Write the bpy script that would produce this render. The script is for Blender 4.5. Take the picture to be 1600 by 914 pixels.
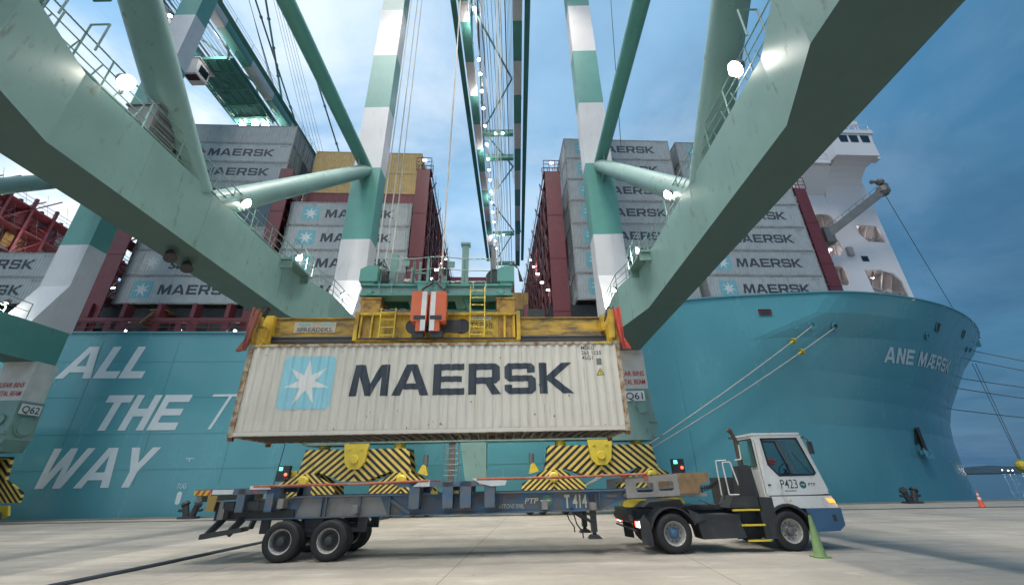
import bpy, bmesh, math, random
from math import sin, cos, pi, radians
from mathutils import Vector, Matrix, geometry
random.seed(7)
for o in list(bpy.data.objects): bpy.data.objects.remove(o)
SC = bpy.context.scene
COL = SC.collection
# ------------------------------------------------------------------ camera
F_PX = 652.0
pitch, roll, yaw = radians(24.3), radians(1.0), radians(0.3)
fwd = Vector((-sin(yaw)*cos(pitch), cos(yaw)*cos(pitch), sin(pitch)))
r0 = Vector((cos(yaw), sin(yaw), 0)); u0 = r0.cross(fwd)
rgt = r0*cos(roll) - u0*sin(roll); upv = rgt.cross(fwd)
cd = bpy.data.cameras.new('camera'); cam = bpy.data.objects.new('camera', cd); COL.objects.link(cam)
cam.matrix_world = Matrix(((rgt.x, upv.x, -fwd.x, 0), (rgt.y, upv.y, -fwd.y, 0), (rgt.z, upv.z, -fwd.z, 1.9), (0, 0, 0, 1)))
cd.sensor_width = 36; cd.sensor_fit = 'HORIZONTAL'; cd.lens = 36*F_PX/1600
cd.clip_start = 0.1; cd.clip_end = 12000
SC.camera = cam
# ------------------------------------------------------------------ sky
SUN_EL, SUN_AZ = radians(58), radians(205)      # azimuth clockwise from +Y (behind the camera, to its left)
w = bpy.data.worlds.new('World'); SC.world = w; w.use_nodes = True
N = w.node_tree.nodes; L = w.node_tree.links; N.clear()
def wn(t, **k):
    n = N.new(t)
    for a, b in k.items(): setattr(n, a, b)
    return n
def wmath(op, a, b=None, c=None):
    n = wn('ShaderNodeMath', operation=op)
    for i, v in enumerate((a, b, c)):
        if v is None: continue
        if isinstance(v, (int, float)): n.inputs[i].default_value = v
        else: L.new(v, n.inputs[i])
    return n.outputs[0]
def wmix(f, a, b, mode='MIX'):
    n = wn('ShaderNodeMix', data_type='RGBA', blend_type=mode)
    if isinstance(f, (int, float)): n.inputs[0].default_value = f
    else: L.new(f, n.inputs[0])
    for i, v in ((6, a), (7, b)):
        if isinstance(v, tuple): n.inputs[i].default_value = (*v, 1)
        else: L.new(v, n.inputs[i])
    return n.outputs[2]
tc = wn('ShaderNodeTexCoord')
sep = wn('ShaderNodeSeparateXYZ'); L.new(tc.outputs['Generated'], sep.inputs[0])
X, Y, Z = sep.outputs
sky = wn('ShaderNodeTexSky', sky_type='NISHITA', sun_disc=False, sun_elevation=radians(6), sun_rotation=SUN_AZ, air_density=1.6, dust_density=0.6, ozone_density=3.0)
skyc = wn('ShaderNodeMix', data_type='RGBA', blend_type='MULTIPLY'); skyc.inputs[0].default_value = 1
L.new(sky.outputs[0], skyc.inputs[6]); skyc.inputs[7].default_value = (0.10, 0.10, 0.10, 1)
# dusk gradient: paler towards the gap over the berth, deeper to the right and overhead
ramp = wn('ShaderNodeValToRGB'); el = ramp.color_ramp.elements
g = wmath('ADD', wmath('MULTIPLY', X, 0.62), 0.40)
g = wmath('ADD', g, wmath('MULTIPLY', wmath('SUBTRACT', 0.35, Z), 0.16))
L.new(g, ramp.inputs[0])
el[0].position = 0.0; el[0].color = (0.30, 0.56, 0.84, 1)
el[1].position = 1.0; el[1].color = (0.022, 0.10, 0.20, 1)
for p_, c_ in ((0.38, (0.40, 0.65, 0.91)), (0.50, (0.34, 0.59, 0.86)), (0.66, (0.085, 0.27, 0.49)), (0.82, (0.035, 0.155, 0.30))):
    e = el.new(p_); e.color = (*c_, 1)
base = wmix(0.15, ramp.outputs[0], skyc.outputs[2])
# cloud deck in perspective: divide the direction by its height
zz = wmath('MAXIMUM', Z, 0.0); den = wmath('ADD', zz, 0.16)
cv = wn('ShaderNodeCombineXYZ'); L.new(wmath('DIVIDE', X, den), cv.inputs[0]); L.new(wmath('DIVIDE', Y, den), cv.inputs[1])
def cloud(scale, det, lo, hi, off, rough=0.55, sx=1.0):
    mp = wn('ShaderNodeMapping'); mp.inputs['Location'].default_value = off; mp.inputs['Scale'].default_value = (sx, 1, 1); L.new(cv.outputs[0], mp.inputs[0])
    n = wn('ShaderNodeTexNoise'); n.inputs['Scale'].default_value = scale; n.inputs['Detail'].default_value = det; n.inputs['Roughness'].default_value = rough
    n.inputs['Distortion'].default_value = 0.4
    L.new(mp.outputs[0], n.inputs[0])
    r = wn('ShaderNodeMapRange', interpolation_type='SMOOTHSTEP'); r.inputs[1].default_value = lo; r.inputs[2].default_value = hi
    L.new(n.outputs[0], r.inputs[0]); return r.outputs[0]
c1 = cloud(1.7, 8, 0.37, 0.68, (3.1, 1.7, 0), 0.58)
c2 = cloud(1.0, 7, 0.40, 0.66, (8.2, 4.4, 0), 0.55, 0.6)
bright = wmix(wmath('MINIMUM', wmath('MAXIMUM', g, 0), 1), (0.82, 0.90, 0.98), (0.07, 0.20, 0.35))
dark = wmix(wmath('MINIMUM', wmath('MAXIMUM', g, 0), 1), (0.22, 0.42, 0.66), (0.018, 0.07, 0.14))
s1 = wmix(wmath('MULTIPLY', c2, 0.8), base, dark)
s2 = wmix(wmath('MULTIPLY', c1, wmath('MAXIMUM', wmath('SUBTRACT', 1.05, wmath('MULTIPLY', g, 0.95)), 0.15)), s1, bright)
bg = wn('ShaderNodeBackground'); L.new(s2, bg.inputs[0]); bg.inputs[1].default_value = 1.0
wo = wn('ShaderNodeOutputWorld'); L.new(bg.outputs[0], wo.inputs[0])
# ------------------------------------------------------------------ sun (soft dusk glow from behind the camera)
sl = bpy.data.lights.new('sun', 'SUN'); sl.energy = 1.05; sl.angle = radians(14); sl.color = (1.0, 0.95, 0.89)
so = bpy.data.objects.new('sun', sl); COL.objects.link(so)
sd = Vector((sin(SUN_AZ)*cos(SUN_EL), cos(SUN_AZ)*cos(SUN_EL), sin(SUN_EL)))
so.rotation_euler = (-sd).to_track_quat('-Z', 'Y').to_euler()
SC.view_settings.view_transform = 'Standard'; SC.view_settings.look = 'None'; SC.view_settings.gamma = 1
SC.view_settings.exposure = 0.40; SC.view_settings.use_curve_mapping = False
FLOOD = 1.0
# ------------------------------------------------------------------ mesh helpers
class MB:
    def __init__(s): s.v = []; s.f = []; s.m = []
    def add(s, pts, faces, mi=0):
        b = len(s.v); s.v += [tuple(p) for p in pts]
        for f in faces: s.f.append(tuple(b+i for i in f)); s.m.append(mi)
        return s
    def box(s, x0, x1, y0, y1, z0, z1, mi=0):
        if x0 > x1: x0, x1 = x1, x0
        if y0 > y1: y0, y1 = y1, y0
        return s.add([(x0,y0,z0),(x1,y0,z0),(x1,y1,z0),(x0,y1,z0),(x0,y0,z1),(x1,y0,z1),(x1,y1,z1),(x0,y1,z1)],
              [(0,3,2,1),(4,5,6,7),(0,1,5,4),(1,2,6,5),(2,3,7,6),(3,0,4,7)], mi)
    def bar(s, a, b, wd, ht=None, mi=0, up=(0, 0, 1)):
        a = Vector(a); b = Vector(b); ht = ht or wd; d = (b-a).normalized(); up = Vector(up)
        if abs(d.dot(up)) > .98: up = Vector((0, 1, 0))
        sx = d.cross(up).normalized()*wd/2; sz = sx.cross(d).normalized()*ht/2
        P = [a-sx-sz, a+sx-sz, a+sx+sz, a-sx+sz, b-sx-sz, b+sx-sz, b+sx+sz, b-sx+sz]
        return s.add(P, [(0,3,2,1),(4,5,6,7),(0,1,5,4),(1,2,6,5),(2,3,7,6),(3,0,4,7)], mi)
    def tube(s, a, b, r, n=8, mi=0, r2=None, cap=True):
        a = Vector(a); b = Vector(b); d = (b-a).normalized(); r2 = r if r2 is None else r2
        t = Vector((0, 0, 1)) if abs(d.z) < .9 else Vector((1, 0, 0))
        x = d.cross(t).normalized(); y = d.cross(x)
        P = [a+(x*cos(2*pi*i/n)+y*sin(2*pi*i/n))*r for i in range(n)]+[b+(x*cos(2*pi*i/n)+y*sin(2*pi*i/n))*r2 for i in range(n)]
        Fs = [(i, (i+1) % n, n+(i+1) % n, n+i) for i in range(n)]
        if cap: Fs += [tuple(range(n-1, -1, -1)), tuple(range(n, 2*n))]
        return s.add(P, Fs, mi)
    def path(s, pts, r, n=6, mi=0):
        for a, b in zip(pts, pts[1:]): s.tube(a, b, r, n, mi)
        return s
    def prism(s, poly, axis, d0, d1, mi=0):
        """poly: 2D outline; axis 'y': points are (x,z); 'x': (y,z); 'z': (x,y)"""
        n = len(poly)
        f = {'y': lambda p, d: (p[0], d, p[1]), 'x': lambda p, d: (d, p[0], p[1]), 'z': lambda p, d: (p[0], p[1], d)}[axis]
        P = [f(p, d0) for p in poly]+[f(p, d1) for p in poly]
        tri = geometry.tessellate_polygon([[Vector((p[0], p[1], 0)) for p in poly]])
        Fs = [tuple(t) for t in tri]+[tuple(n+i for i in t) for t in tri]+[(i, (i+1) % n, n+(i+1) % n, n+i) for i in range(n)]
        return s.add(P, Fs, mi)
    def sheet(s, loops, axis, d, mi=0):
        allp = [p for lp in loops for p in lp]
        f = {'y': lambda p: (p[0], d, p[1]), 'x': lambda p: (d, p[0], p[1]), 'z': lambda p: (p[0], p[1], d)}[axis]
        tri = geometry.tessellate_polygon([[Vector((p[0], p[1], 0)) for p in lp] for lp in loops])
        return s.add([f(p) for p in allp], [tuple(t) for t in tri], mi)
    def plate(s, loops, axis, d0, d1, mi=0):
        """outline with holes, given thickness"""
        s.sheet(loops, axis, d0, mi); s.sheet(loops, axis, d1, mi)
        f = {'y': lambda p, d: (p[0], d, p[1]), 'x': lambda p, d: (d, p[0], p[1]), 'z': lambda p, d: (p[0], p[1], d)}[axis]
        for lp in loops:
            n = len(lp)
            s.add([f(p, d0) for p in lp]+[f(p, d1) for p in lp], [(i, (i+1) % n, n+(i+1) % n, n+i) for i in range(n)], mi)
        return s
    def lathe(s, prof, c, axis='y', n=24, mi=0):
        """prof: (radius, offset along axis)"""
        c = Vector(c); P = []
        for r, d in prof:
            for i in range(n):
                a = 2*pi*i/n
                P.append(c+Vector({'y': (r*cos(a), d, r*sin(a)), 'z': (r*cos(a), r*sin(a), d), 'x': (d, r*cos(a), r*sin(a))}[axis]))
        Fs = []
        for k in range(len(prof)-1):
            for i in range(n): Fs.append((k*n+i, k*n+(i+1) % n, (k+1)*n+(i+1) % n, (k+1)*n+i))
        return s.add(P, Fs, mi)
    def ball(s, c, r, n=10, mi=0, sq=(1, 1, 1)):
        prof = [(r*sin(pi*k/(n//2)), -r*cos(pi*k/(n//2))) for k in range(n//2+1)]
        prof = [(max(a, 1e-4), b) for a, b in prof]
        return s.lathe(prof, c, 'z', n, mi)
    def rail(s, pts, h=1.1, sp=1.5, r=0.025, mid=1, mi=0):
        for a, b in zip(pts, pts[1:]):
            a = Vector(a); b = Vector(b); n = max(1, round((b-a).length/sp)); upz = Vector((0, 0, h))
            for i in range(n+1): p = a.lerp(b, i/n); s.tube(p, p+upz, r, 5, mi)
            s.tube(a+upz, b+upz, r, 5, mi)
            for k in range(mid): q = upz*((k+1)/(mid+1)); s.tube(a+q, b+q, r*.8, 5, mi)
        return s
    def build(s, name, mats, parent=None, org=None, smooth=False):
        me = bpy.data.meshes.new(name); off = Vector(org) if org is not None else Vector((0, 0, 0))
        me.from_pydata([tuple(Vector(p)-off) for p in s.v], [], s.f)
        if not isinstance(mats, (list, tuple)): mats = [mats]
        for m_ in mats: me.materials.append(m_)
        if len(mats) > 1: me.polygons.foreach_set('material_index', s.m)
        bm = bmesh.new(); bm.from_mesh(me); bmesh.ops.recalc_face_normals(bm, faces=bm.faces[:]); bm.to_mesh(me); bm.free()
        if smooth: smooth_angle(me, 35)
        o = bpy.data.objects.new(name, me); COL.objects.link(o)
        if parent is not None: o.parent = parent
        o.location = off
        return o
def smooth_angle(me, deg):
    bm = bmesh.new(); bm.from_mesh(me)
    for f in bm.faces: f.smooth = True
    for e in bm.edges:
        if len(e.link_faces) == 2 and e.calc_face_angle(0) > radians(deg): e.smooth = False
    bm.to_mesh(me); bm.free()
def tag(o, label=None, cat=None, group=None, kind=None):
    if label: o['label'] = label
    if cat: o['category'] = cat
    if group: o['group'] = group
    if kind: o['kind'] = kind
    return o
def thing(name, loc, rz, label, cat, group=None):
    o = bpy.data.objects.new(name, None); COL.objects.link(o); o.empty_display_size = .3
    o.location = loc; o.rotation_euler = (0, 0, rz)
    return tag(o, label, cat, group)
def kids(o): return [c for c in bpy.data.objects if c.parent == o]
def copy_tree(o, parent=None):
    c = o.copy(); COL.objects.link(c)
    if parent is not None: c.parent = parent
    for ch in o['_k'] if '_k' in o else kids(o): copy_tree(ch, c)
    return c
# ------------------------------------------------------------------ materials
def mat(name, col, rough=.5, metal=0., var=.12, vs=1.5, dirt=None, dirt_amt=0., dirt_scale=(1, 1, 1), dlo=.55, dhi=.75, dirt_noise=3., bump=0., bscale=30, spec=.5, rnd=0., coord='Object'):
    m = bpy.data.materials.new(name); m.use_nodes = True
    n = m.node_tree.nodes; l = m.node_tree.links; b = n['Principled BSDF']
    b.inputs['Roughness'].default_value = rough; b.inputs['Metallic'].default_value = metal
    b.inputs['Specular IOR Level'].default_value = spec
    t = n.new('ShaderNodeTexCoord')
    nz = n.new('ShaderNodeTexNoise'); nz.inputs['Scale'].default_value = vs; nz.inputs['Detail'].default_value = 6
    src = t.outputs[coord]
    if rnd:
        oi = n.new('ShaderNodeObjectInfo'); va = n.new('ShaderNodeVectorMath'); va.operation = 'ADD'
        sc = n.new('ShaderNodeMath'); sc.operation = 'MULTIPLY'; sc.inputs[1].default_value = 57; l.new(oi.outputs['Random'], sc.inputs[0])
        l.new(src, va.inputs[0]); l.new(sc.outputs[0], va.inputs[1]); src = va.outputs[0]
    l.new(src, nz.inputs[0])
    mr = n.new('ShaderNodeMapRange'); mr.inputs[1].default_value = .3; mr.inputs[2].default_value = .7
    mr.inputs[3].default_value = 1-var; mr.inputs[4].default_value = 1+var; l.new(nz.outputs[0], mr.inputs[0])
    val = mr.outputs[0]
    if rnd:
        r2 = n.new('ShaderNodeMapRange'); r2.inputs[3].default_value = 1-rnd; r2.inputs[4].default_value = 1+rnd; l.new(oi.outputs['Random'], r2.inputs[0])
        mm = n.new('ShaderNodeMath'); mm.operation = 'MULTIPLY'; l.new(val, mm.inputs[0]); l.new(r2.outputs[0], mm.inputs[1]); val = mm.outputs[0]
    mx = n.new('ShaderNodeVectorMath'); mx.operation = 'SCALE'; mx.inputs[0].default_value = col; l.new(val, mx.inputs['Scale'])
    out = mx.outputs[0]
    if dirt:
        mp = n.new('ShaderNodeMapping'); mp.inputs['Scale'].default_value = dirt_scale; l.new(src, mp.inputs[0])
        dn = n.new('ShaderNodeTexNoise'); dn.inputs['Scale'].default_value = dirt_noise; dn.inputs['Detail'].default_value = 8; dn.inputs['Roughness'].default_value = .65
        l.new(mp.outputs[0], dn.inputs[0])
        dr = n.new('ShaderNodeMapRange'); dr.inputs[1].default_value = dlo; dr.inputs[2].default_value = dhi; dr.inputs[4].default_value = dirt_amt
        l.new(dn.outputs[0], dr.inputs[0])
        dm = n.new('ShaderNodeMix'); dm.data_type = 'RGBA'; l.new(dr.outputs[0], dm.inputs[0]); l.new(out, dm.inputs[6]); dm.inputs[7].default_value = (*dirt, 1)
        out = dm.outputs[2]
        rr = n.new('ShaderNodeMapRange'); rr.inputs[3].default_value = rough; rr.inputs[4].default_value = min(1, rough+.3); l.new(dr.outputs[0], rr.inputs[0]); l.new(rr.outputs[0], b.inputs['Roughness'])
    l.new(out, b.inputs['Base Color'])
    if bump:
        bn = n.new('ShaderNodeTexNoise'); bn.inputs['Scale'].default_value = bscale; bn.inputs['Detail'].default_value = 5; l.new(src, bn.inputs[0])
        bp = n.new('ShaderNodeBump'); bp.inputs['Strength'].default_value = bump; bp.inputs['Distance'].default_value = .02; l.new(bn.outputs[0], bp.inputs['Height']); l.new(bp.outputs[0], b.inputs['Normal'])
    return m
def glow(name, col, strength):
    m = bpy.data.materials.new(name); m.use_nodes = True; b = m.node_tree.nodes['Principled BSDF']
    b.inputs['Base Color'].default_value = (*col, 1); b.inputs['Emission Color'].default_value = (*col, 1); b.inputs['Emission Strength'].default_value = strength
    return m
def stripes(name, period, colA, colB, dirt=True):
    """hazard stripes: chevrons about the object's own centre line"""
    m = mat(name, colA, .45, dirt=(.05, .04, .02), dirt_amt=.55, dirt_noise=2.2, dlo=.52, dhi=.75); n = m.node_tree.nodes; l = m.node_tree.links
    t = n.new('ShaderNodeTexCoord'); sp = n.new('ShaderNodeSeparateXYZ'); l.new(t.outputs['Object'], sp.inputs[0])
    def mt(op, a, b=None):
        q = n.new('ShaderNodeMath'); q.operation = op
        for i, v in enumerate((a, b)):
            if v is None: continue
            if isinstance(v, (int, float)): q.inputs[i].default_value = v
            else: l.new(v, q.inputs[i])
        return q.outputs[0]
    k = mt('FRACT', mt('DIVIDE', mt('ADD', mt('ADD', mt('MULTIPLY', mt('ABSOLUTE', sp.outputs[0]), .85), sp.outputs[2]), 50), period))
    k = mt('GREATER_THAN', k, .5)
    b = n['Principled BSDF']; src = b.inputs['Base Color'].links[0].from_socket
    mx = n.new('ShaderNodeMix'); mx.data_type = 'RGBA'; l.new(k, mx.inputs[0]); l.new(src, mx.inputs[6]); mx.inputs[7].default_value = (*colB, 1)
    l.new(mx.outputs[2], b.inputs['Base Color'])
    return m
M = {}
M['mint'] = mat('mint_paint', (.172, .285, .255), .42, var=.07, vs=.8, dirt=(.10, .12, .10), dirt_amt=.75, dirt_scale=(1, 1, .30), dirt_noise=3.4, dlo=.585, dhi=.70, bump=.06)
M['undershade'] = mat('beam_underside_shade', (.068, .125, .115), .6, var=.06)  # bottom faces darkened: the shade under the beams is put into the colour
M['green'] = mat('crane_green_paint', (.10, .29, .25), .4, var=.07, vs=.6, dirt=(.05, .1, .09), dirt_amt=.4, dirt_scale=(1, 1, .2), dlo=.57)
M['cwhite'] = mat('crane_white_paint', (.62, .60, .60), .42, var=.05, vs=.6, dirt=(.3, .3, .3), dirt_amt=.4, dirt_scale=(1, 1, .15), dlo=.56)
M['hull'] = mat('hull_paint', (.105, .325, .370), .22, var=.08, vs=.12, dirt=(.13, .38, .43), dirt_amt=.5, dirt_scale=(.5, .5, .14), dirt_noise=.8, dlo=.48, dhi=.80, bump=.22, bscale=.45)  # the pale vertical 'dirt' is soft reflection streaks put into the colour
M['seam'] = mat('hull_seam', (.07, .25, .29), .35)
M['hwhite'] = mat('hull_lettering_white', (.64, .70, .72), .4, var=.05)
M['grey'] = mat('container_grey', (.315, .345, .355), .5, var=.08, dirt=(.16, .11, .08), dirt_amt=.55, dirt_scale=(1, 1, .25), dirt_noise=2.0, dlo=.56, dhi=.78, rnd=.10)
M['cframe'] = mat('container_frame', (.27, .29, .29), .55, dirt=(.14, .07, .04), dirt_amt=.8, dlo=.48, dhi=.68, rnd=.1)
M['cred'] = mat('container_dark_red', (.17, .035, .045), .5, dirt=(.06, .03, .03), dirt_amt=.5, rnd=.15)
M['ctan'] = mat('container_tan', (.50, .33, .11), .5, dirt=(.2, .12, .05), dirt_amt=.5, dirt_scale=(1, 1, .3), rnd=.06)
M['cblue'] = mat('container_blue_grey', (.07, .11, .15), .5, dirt=(.05, .04, .03), dirt_amt=.5, rnd=.15)
M['logo'] = mat('logo_light_blue', (.15, .37, .43), .5, var=.06)
M['logow'] = mat('logo_star_white', (.55, .58, .58), .5, var=.05)
M['ink'] = mat('lettering_dark', (.035, .045, .06), .5, var=.15, dirt=(.2, .2, .2), dirt_amt=.35, dlo=.6)
M['hero'] = mat('hero_container_paint', (.62, .58, .50), .48, var=.05, vs=.9, dirt=(.38, .30, .22), dirt_amt=.6, dirt_scale=(2.6, 1, .22), dirt_noise=2.4, dlo=.58, dhi=.76)
M['herologo'] = mat('hero_logo_blue', (.28, .58, .66), .48, var=.05, dirt=(.45, .5, .5), dirt_amt=.5, dirt_scale=(2, 1, .3), dlo=.55)
M['herostar'] = mat('hero_star', (.74, .73, .70), .5, var=.04)
M['rustframe'] = mat('rusty_frame', (.42, .36, .27), .6, var=.15, vs=3, dirt=(.22, .10, .035), dirt_amt=.95, dirt_scale=(1, 1, .8), dirt_noise=5, dlo=.44, dhi=.58, bump=.15)
M['under'] = mat('underfloor_steel', (.14, .13, .11), .7, dirt=(.12, .07, .04), dirt_amt=.6)
M['maroon'] = mat('lashing_bridge_red', (.14, .028, .036), .5, var=.12, dirt=(.05, .015, .02), dirt_amt=.5, dlo=.5)
M['yellow'] = mat('yellow_paint', (.58, .37, .025), .5, var=.12, dirt=(.11, .065, .03), dirt_amt=.85, dirt_noise=1.9, dirt_scale=(1, 1, .55), dlo=.43, dhi=.66, bump=.1)
M['yclean'] = mat('bogie_yellow', (.66, .50, .05), .4, var=.08, dirt=(.12, .08, .03), dirt_amt=.6, dlo=.56)
M['hazard'] = stripes('hazard_stripes', .42, (.68, .50, .12), (.02, .02, .018))
M['hazardb'] = stripes('hazard_stripes_fine', .30, (.68, .50, .12), (.02, .02, .018))
M['steel'] = mat('worn_steel', (.20, .19, .18), .5, .6, dirt=(.1, .06, .03), dirt_amt=.5)
M['dark'] = mat('dark_steel', (.035, .036, .038), .55, var=.2, dirt=(.09, .08, .07), dirt_amt=.5)
M['black'] = mat('black_rubber', (.016, .016, .017), .7, var=.3, dirt=(.07, .065, .06), dirt_amt=.5, dirt_noise=5)
M['rim'] = mat('wheel_rim', (.42, .40, .36), .5, .3, dirt=(.12, .09, .07), dirt_amt=.7, dirt_noise=8, dlo=.5)
M['blue'] = mat('trailer_blue', (.07, .135, .22), .5, var=.2, vs=2, dirt=(.16, .145, .125), dirt_amt=.9, dirt_noise=2.2, dlo=.42, dhi=.60, bump=.1)
M['tgrey'] = mat('trailer_grey', (.26, .245, .225), .6, var=.2, dirt=(.09, .06, .04), dirt_amt=.6, dirt_noise=3, dlo=.5, bump=.1)
M['tbrown'] = mat('trailer_worn_brown', (.27, .17, .08), .6, dirt=(.1, .06, .04), dirt_amt=.8, dlo=.45)
M['tred'] = mat('trailer_red_pipe', (.42, .10, .05), .5, dirt=(.45, .38, .33), dirt_amt=.8, dirt_noise=4, dlo=.5)
M['cab'] = mat('cab_white', (.66, .65, .62), .32, var=.04, dirt=(.30, .24, .17), dirt_amt=.7, dirt_noise=2.5, dirt_scale=(1, 1, .5), dlo=.54, dhi=.74)
M['bumper'] = mat('bumper_blue', (.05, .12, .21), .4, dirt=(.1, .1, .1), dirt_amt=.4)
M['reflect'] = mat('plate_white', (.66, .66, .64), .4)
M['redp'] = mat('red_paint', (.50, .06, .04), .45, dirt=(.2, .1, .08), dirt_amt=.4)
M['orange'] = mat('orange_paint', (.62, .13, .05), .45, var=.1, dirt=(.3, .2, .15), dirt_amt=.5)
M['super'] = mat('superstructure_white', (.66, .64, .66), .45, var=.03, vs=.3)
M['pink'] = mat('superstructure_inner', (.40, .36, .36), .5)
M['dglass'] = mat('dark_glass', (.01, .02, .025), .08, spec=.8)
M['lamp'] = glow('lamp_lit', (1.0, .96, .86), 42)
M['lampc'] = glow('lamp_lit_cool', (.95, .96, 1.0), 16)
M['boomlamp'] = glow('boom_lamp_lit', (1.0, .98, .92), 28)
M['amber'] = glow('amber_lamp_lit', (1.0, .30, .03), 1.6)
M['taillens'] = glow('tail_lens_lit', (1.0, .8, .75), 1.6)
M['ygrime'] = mat('grimy_yellow', (.50, .31, .03), .55, var=.15, dirt=(.12, .09, .065), dirt_amt=.95, dirt_noise=1.3, dirt_scale=(.7, 1, 2.2), dlo=.40, dhi=.60, bump=.15)
M['ybrown'] = mat('brown_yellow', (.42, .24, .04), .6, dirt=(.14, .08, .04), dirt_amt=.9, dirt_noise=3, dlo=.42, dhi=.6)
M['redlamp'] = glow('red_lamp_lit', (1.0, .06, .03), 6)
M['greenlamp'] = glow('green_lamp_lit', (.1, 1.0, .45), 2.5)
M['rope'] = mat('rope_grey', (.42, .42, .38), .8)
M['wire'] = mat('wire_dark', (.06, .08, .09), .6)
M['conegreen'] = mat('cone_green', (.20, .30, .11), .5, dirt=(.15, .14, .1), dirt_amt=.6)
M['coneorange'] = mat('cone_orange', (.75, .09, .04), .45)
def glassmat():
    m = bpy.data.materials.new('cab_glass'); m.use_nodes = True; n = m.node_tree.nodes; l = m.node_tree.links; n.clear()
    tr = n.new('ShaderNodeBsdfTransparent'); tr.inputs[0].default_value = (.60, .64, .65, 1)
    gl = n.new('ShaderNodeBsdfGlossy'); gl.inputs['Roughness'].default_value = .04
    fr = n.new('ShaderNodeFresnel'); fr.inputs[0].default_value = 1.5
    mx = n.new('ShaderNodeMixShader'); o = n.new('ShaderNodeOutputMaterial')
    l.new(fr.outputs[0], mx.inputs[0]); l.new(tr.outputs[0], mx.inputs[1]); l.new(gl.outputs[0], mx.inputs[2]); l.new(mx.outputs[0], o.inputs[0])
    return m
M['glass'] = glassmat()
# ------------------------------------------------------------------ lettering
GL = {
 'M': (1.22, [[(0,0),(.10,1),(.42,1),(.63,.40),(.93,1),(1.22,1),(1.22,0),(.97,0),(.97,.60),(.66,0),(.50,0),(.27,.62),(.24,0)]]),
 'A': (1.18, [[(0,0),(.42,1),(.76,1),(1.18,0),(.90,0),(.83,.19),(.35,.19),(.28,0)], [(.43,.38),(.59,.80),(.75,.38)]]),
 'E': (1.02, [[(0,0),(0,1),(1,1),(1,.79),(.26,.79),(.26,.60),(.93,.60),(.93,.41),(.26,.41),(.26,.21),(1.02,.21),(1.02,0)]]),
 'R': (1.06, [[(0,0),(0,1),(.90,1),(1.03,.88),(1.03,.46),(.90,.35),(.82,.35),(1.06,0),(.76,0),(.56,.34),(.26,.34),(.26,0)], [(.26,.55),(.26,.79),(.77,.79),(.77,.55)]]),
 'S': (1.02, [[(0,.30),(.25,.30),(.25,.20),(.77,.20),(.77,.40),(.13,.40),(0,.52),(0,.88),(.13,1),(.88,1),(1,.88),(1,.68),(.75,.68),(.75,.80),(.25,.80),(.25,.60),(.89,.60),(1.02,.48),(1.02,.12),(.89,0),(.13,0),(0,.12)]]),
 'K': (1.12, [[(0,0),(0,1),(.26,1),(.26,.58),(.76,1),(1.10,1),(.50,.51),(1.12,0),(.75,0),(.26,.43),(.26,0)]]),
 'L': (.78, [[(0,0),(0,1),(.27,1),(.27,.22),(.78,.22),(.78,0)]]),
 'T': (.92, [[(.33,0),(.33,.79),(0,.79),(0,1),(.92,1),(.92,.79),(.60,.79),(.60,0)]]),
 't': (.80, [[(.37,0),(.37,.93),(0,.93),(0,1),(.80,1),(.80,.93),(.44,.93),(.44,0)]]),
 'H': (.92, [[(0,0),(0,1),(.27,1),(.27,.61),(.65,.61),(.65,1),(.92,1),(.92,0),(.65,0),(.65,.39),(.27,.39),(.27,0)]]),
 'W': (1.42, [[(0.02,1),(.28,1),(.34,.36),(.59,1),(.83,1),(.92,.36),(1.16,1),(1.42,1),(1.05,0),(.77,0),(.69,.55),(.47,0),(.19,0)]]),
 'Y': (1.02, [[(.38,0),(.38,.38),(0,1),(.29,1),(.51,.60),(.73,1),(1.02,1),(.64,.38),(.64,0)]]),
 'N': (.98, [[(0,0),(0,1),(.28,1),(.70,.38),(.70,1),(.98,1),(.98,0),(.70,0),(.28,.62),(.28,0)]]),
 'Æ': (1.52, [[(0,0),(.50,1),(1.5,1),(1.5,.8),(1.02,.8),(1.02,.6),(1.42,.6),(1.42,.41),(1.02,.41),(1.02,.2),(1.52,.2),(1.52,0),(.76,0),(.76,.2),(.37,.2),(.28,0)], [(.46,.38),(.64,.82),(.76,.82),(.76,.38)]]),
 'e': (.80, [[(0,0),(0,1),(.80,1),(.80,.80),(.26,.80),(.26,.60),(.74,.60),(.74,.41),(.26,.41),(.26,.20),(.80,.20),(.80,0)]]),
}
def block_text(txt, h, gap=.12, shear=0., wide=1.):
    """list of loops groups (outer + holes) in metres, starting at x=0"""
    out = []; x = 0
    for ch in txt:
        if ch == ' ': x += .5*h; continue
        wd, loops = GL[ch]
        out.append([[(x+(p[0]*wide+p[1]*shear)*h, p[1]*h) for p in lp] for lp in loops]); x += (wd*wide+gap)*h
    return out, x-gap*h
def font_loops(txt, h, bold=0., shear=0.):
    cu = bpy.data.curves.new('t', 'FONT'); cu.body = txt; cu.size = h*1.37; cu.offset = bold*h; cu.shear = shear; cu.resolution_u = 3
    ob = bpy.data.objects.new('t', cu); COL.objects.link(ob)
    dg = bpy.context.evaluated_depsgraph_get(); me = bpy.data.meshes.new_from_object(ob.evaluated_get(dg))
    V = [(v.co.x, v.co.y) for v in me.vertices]; Fs = [tuple(p.vertices) for p in me.polygons]
    bpy.data.objects.remove(ob); bpy.data.curves.remove(cu); bpy.data.meshes.remove(me)
    if not V: return V, Fs, 0
    mn = min(v[0] for v in V); wd = max(v[0] for v in V)-mn
    return [(v[0]-mn, v[1]) for v in V], Fs, wd
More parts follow.
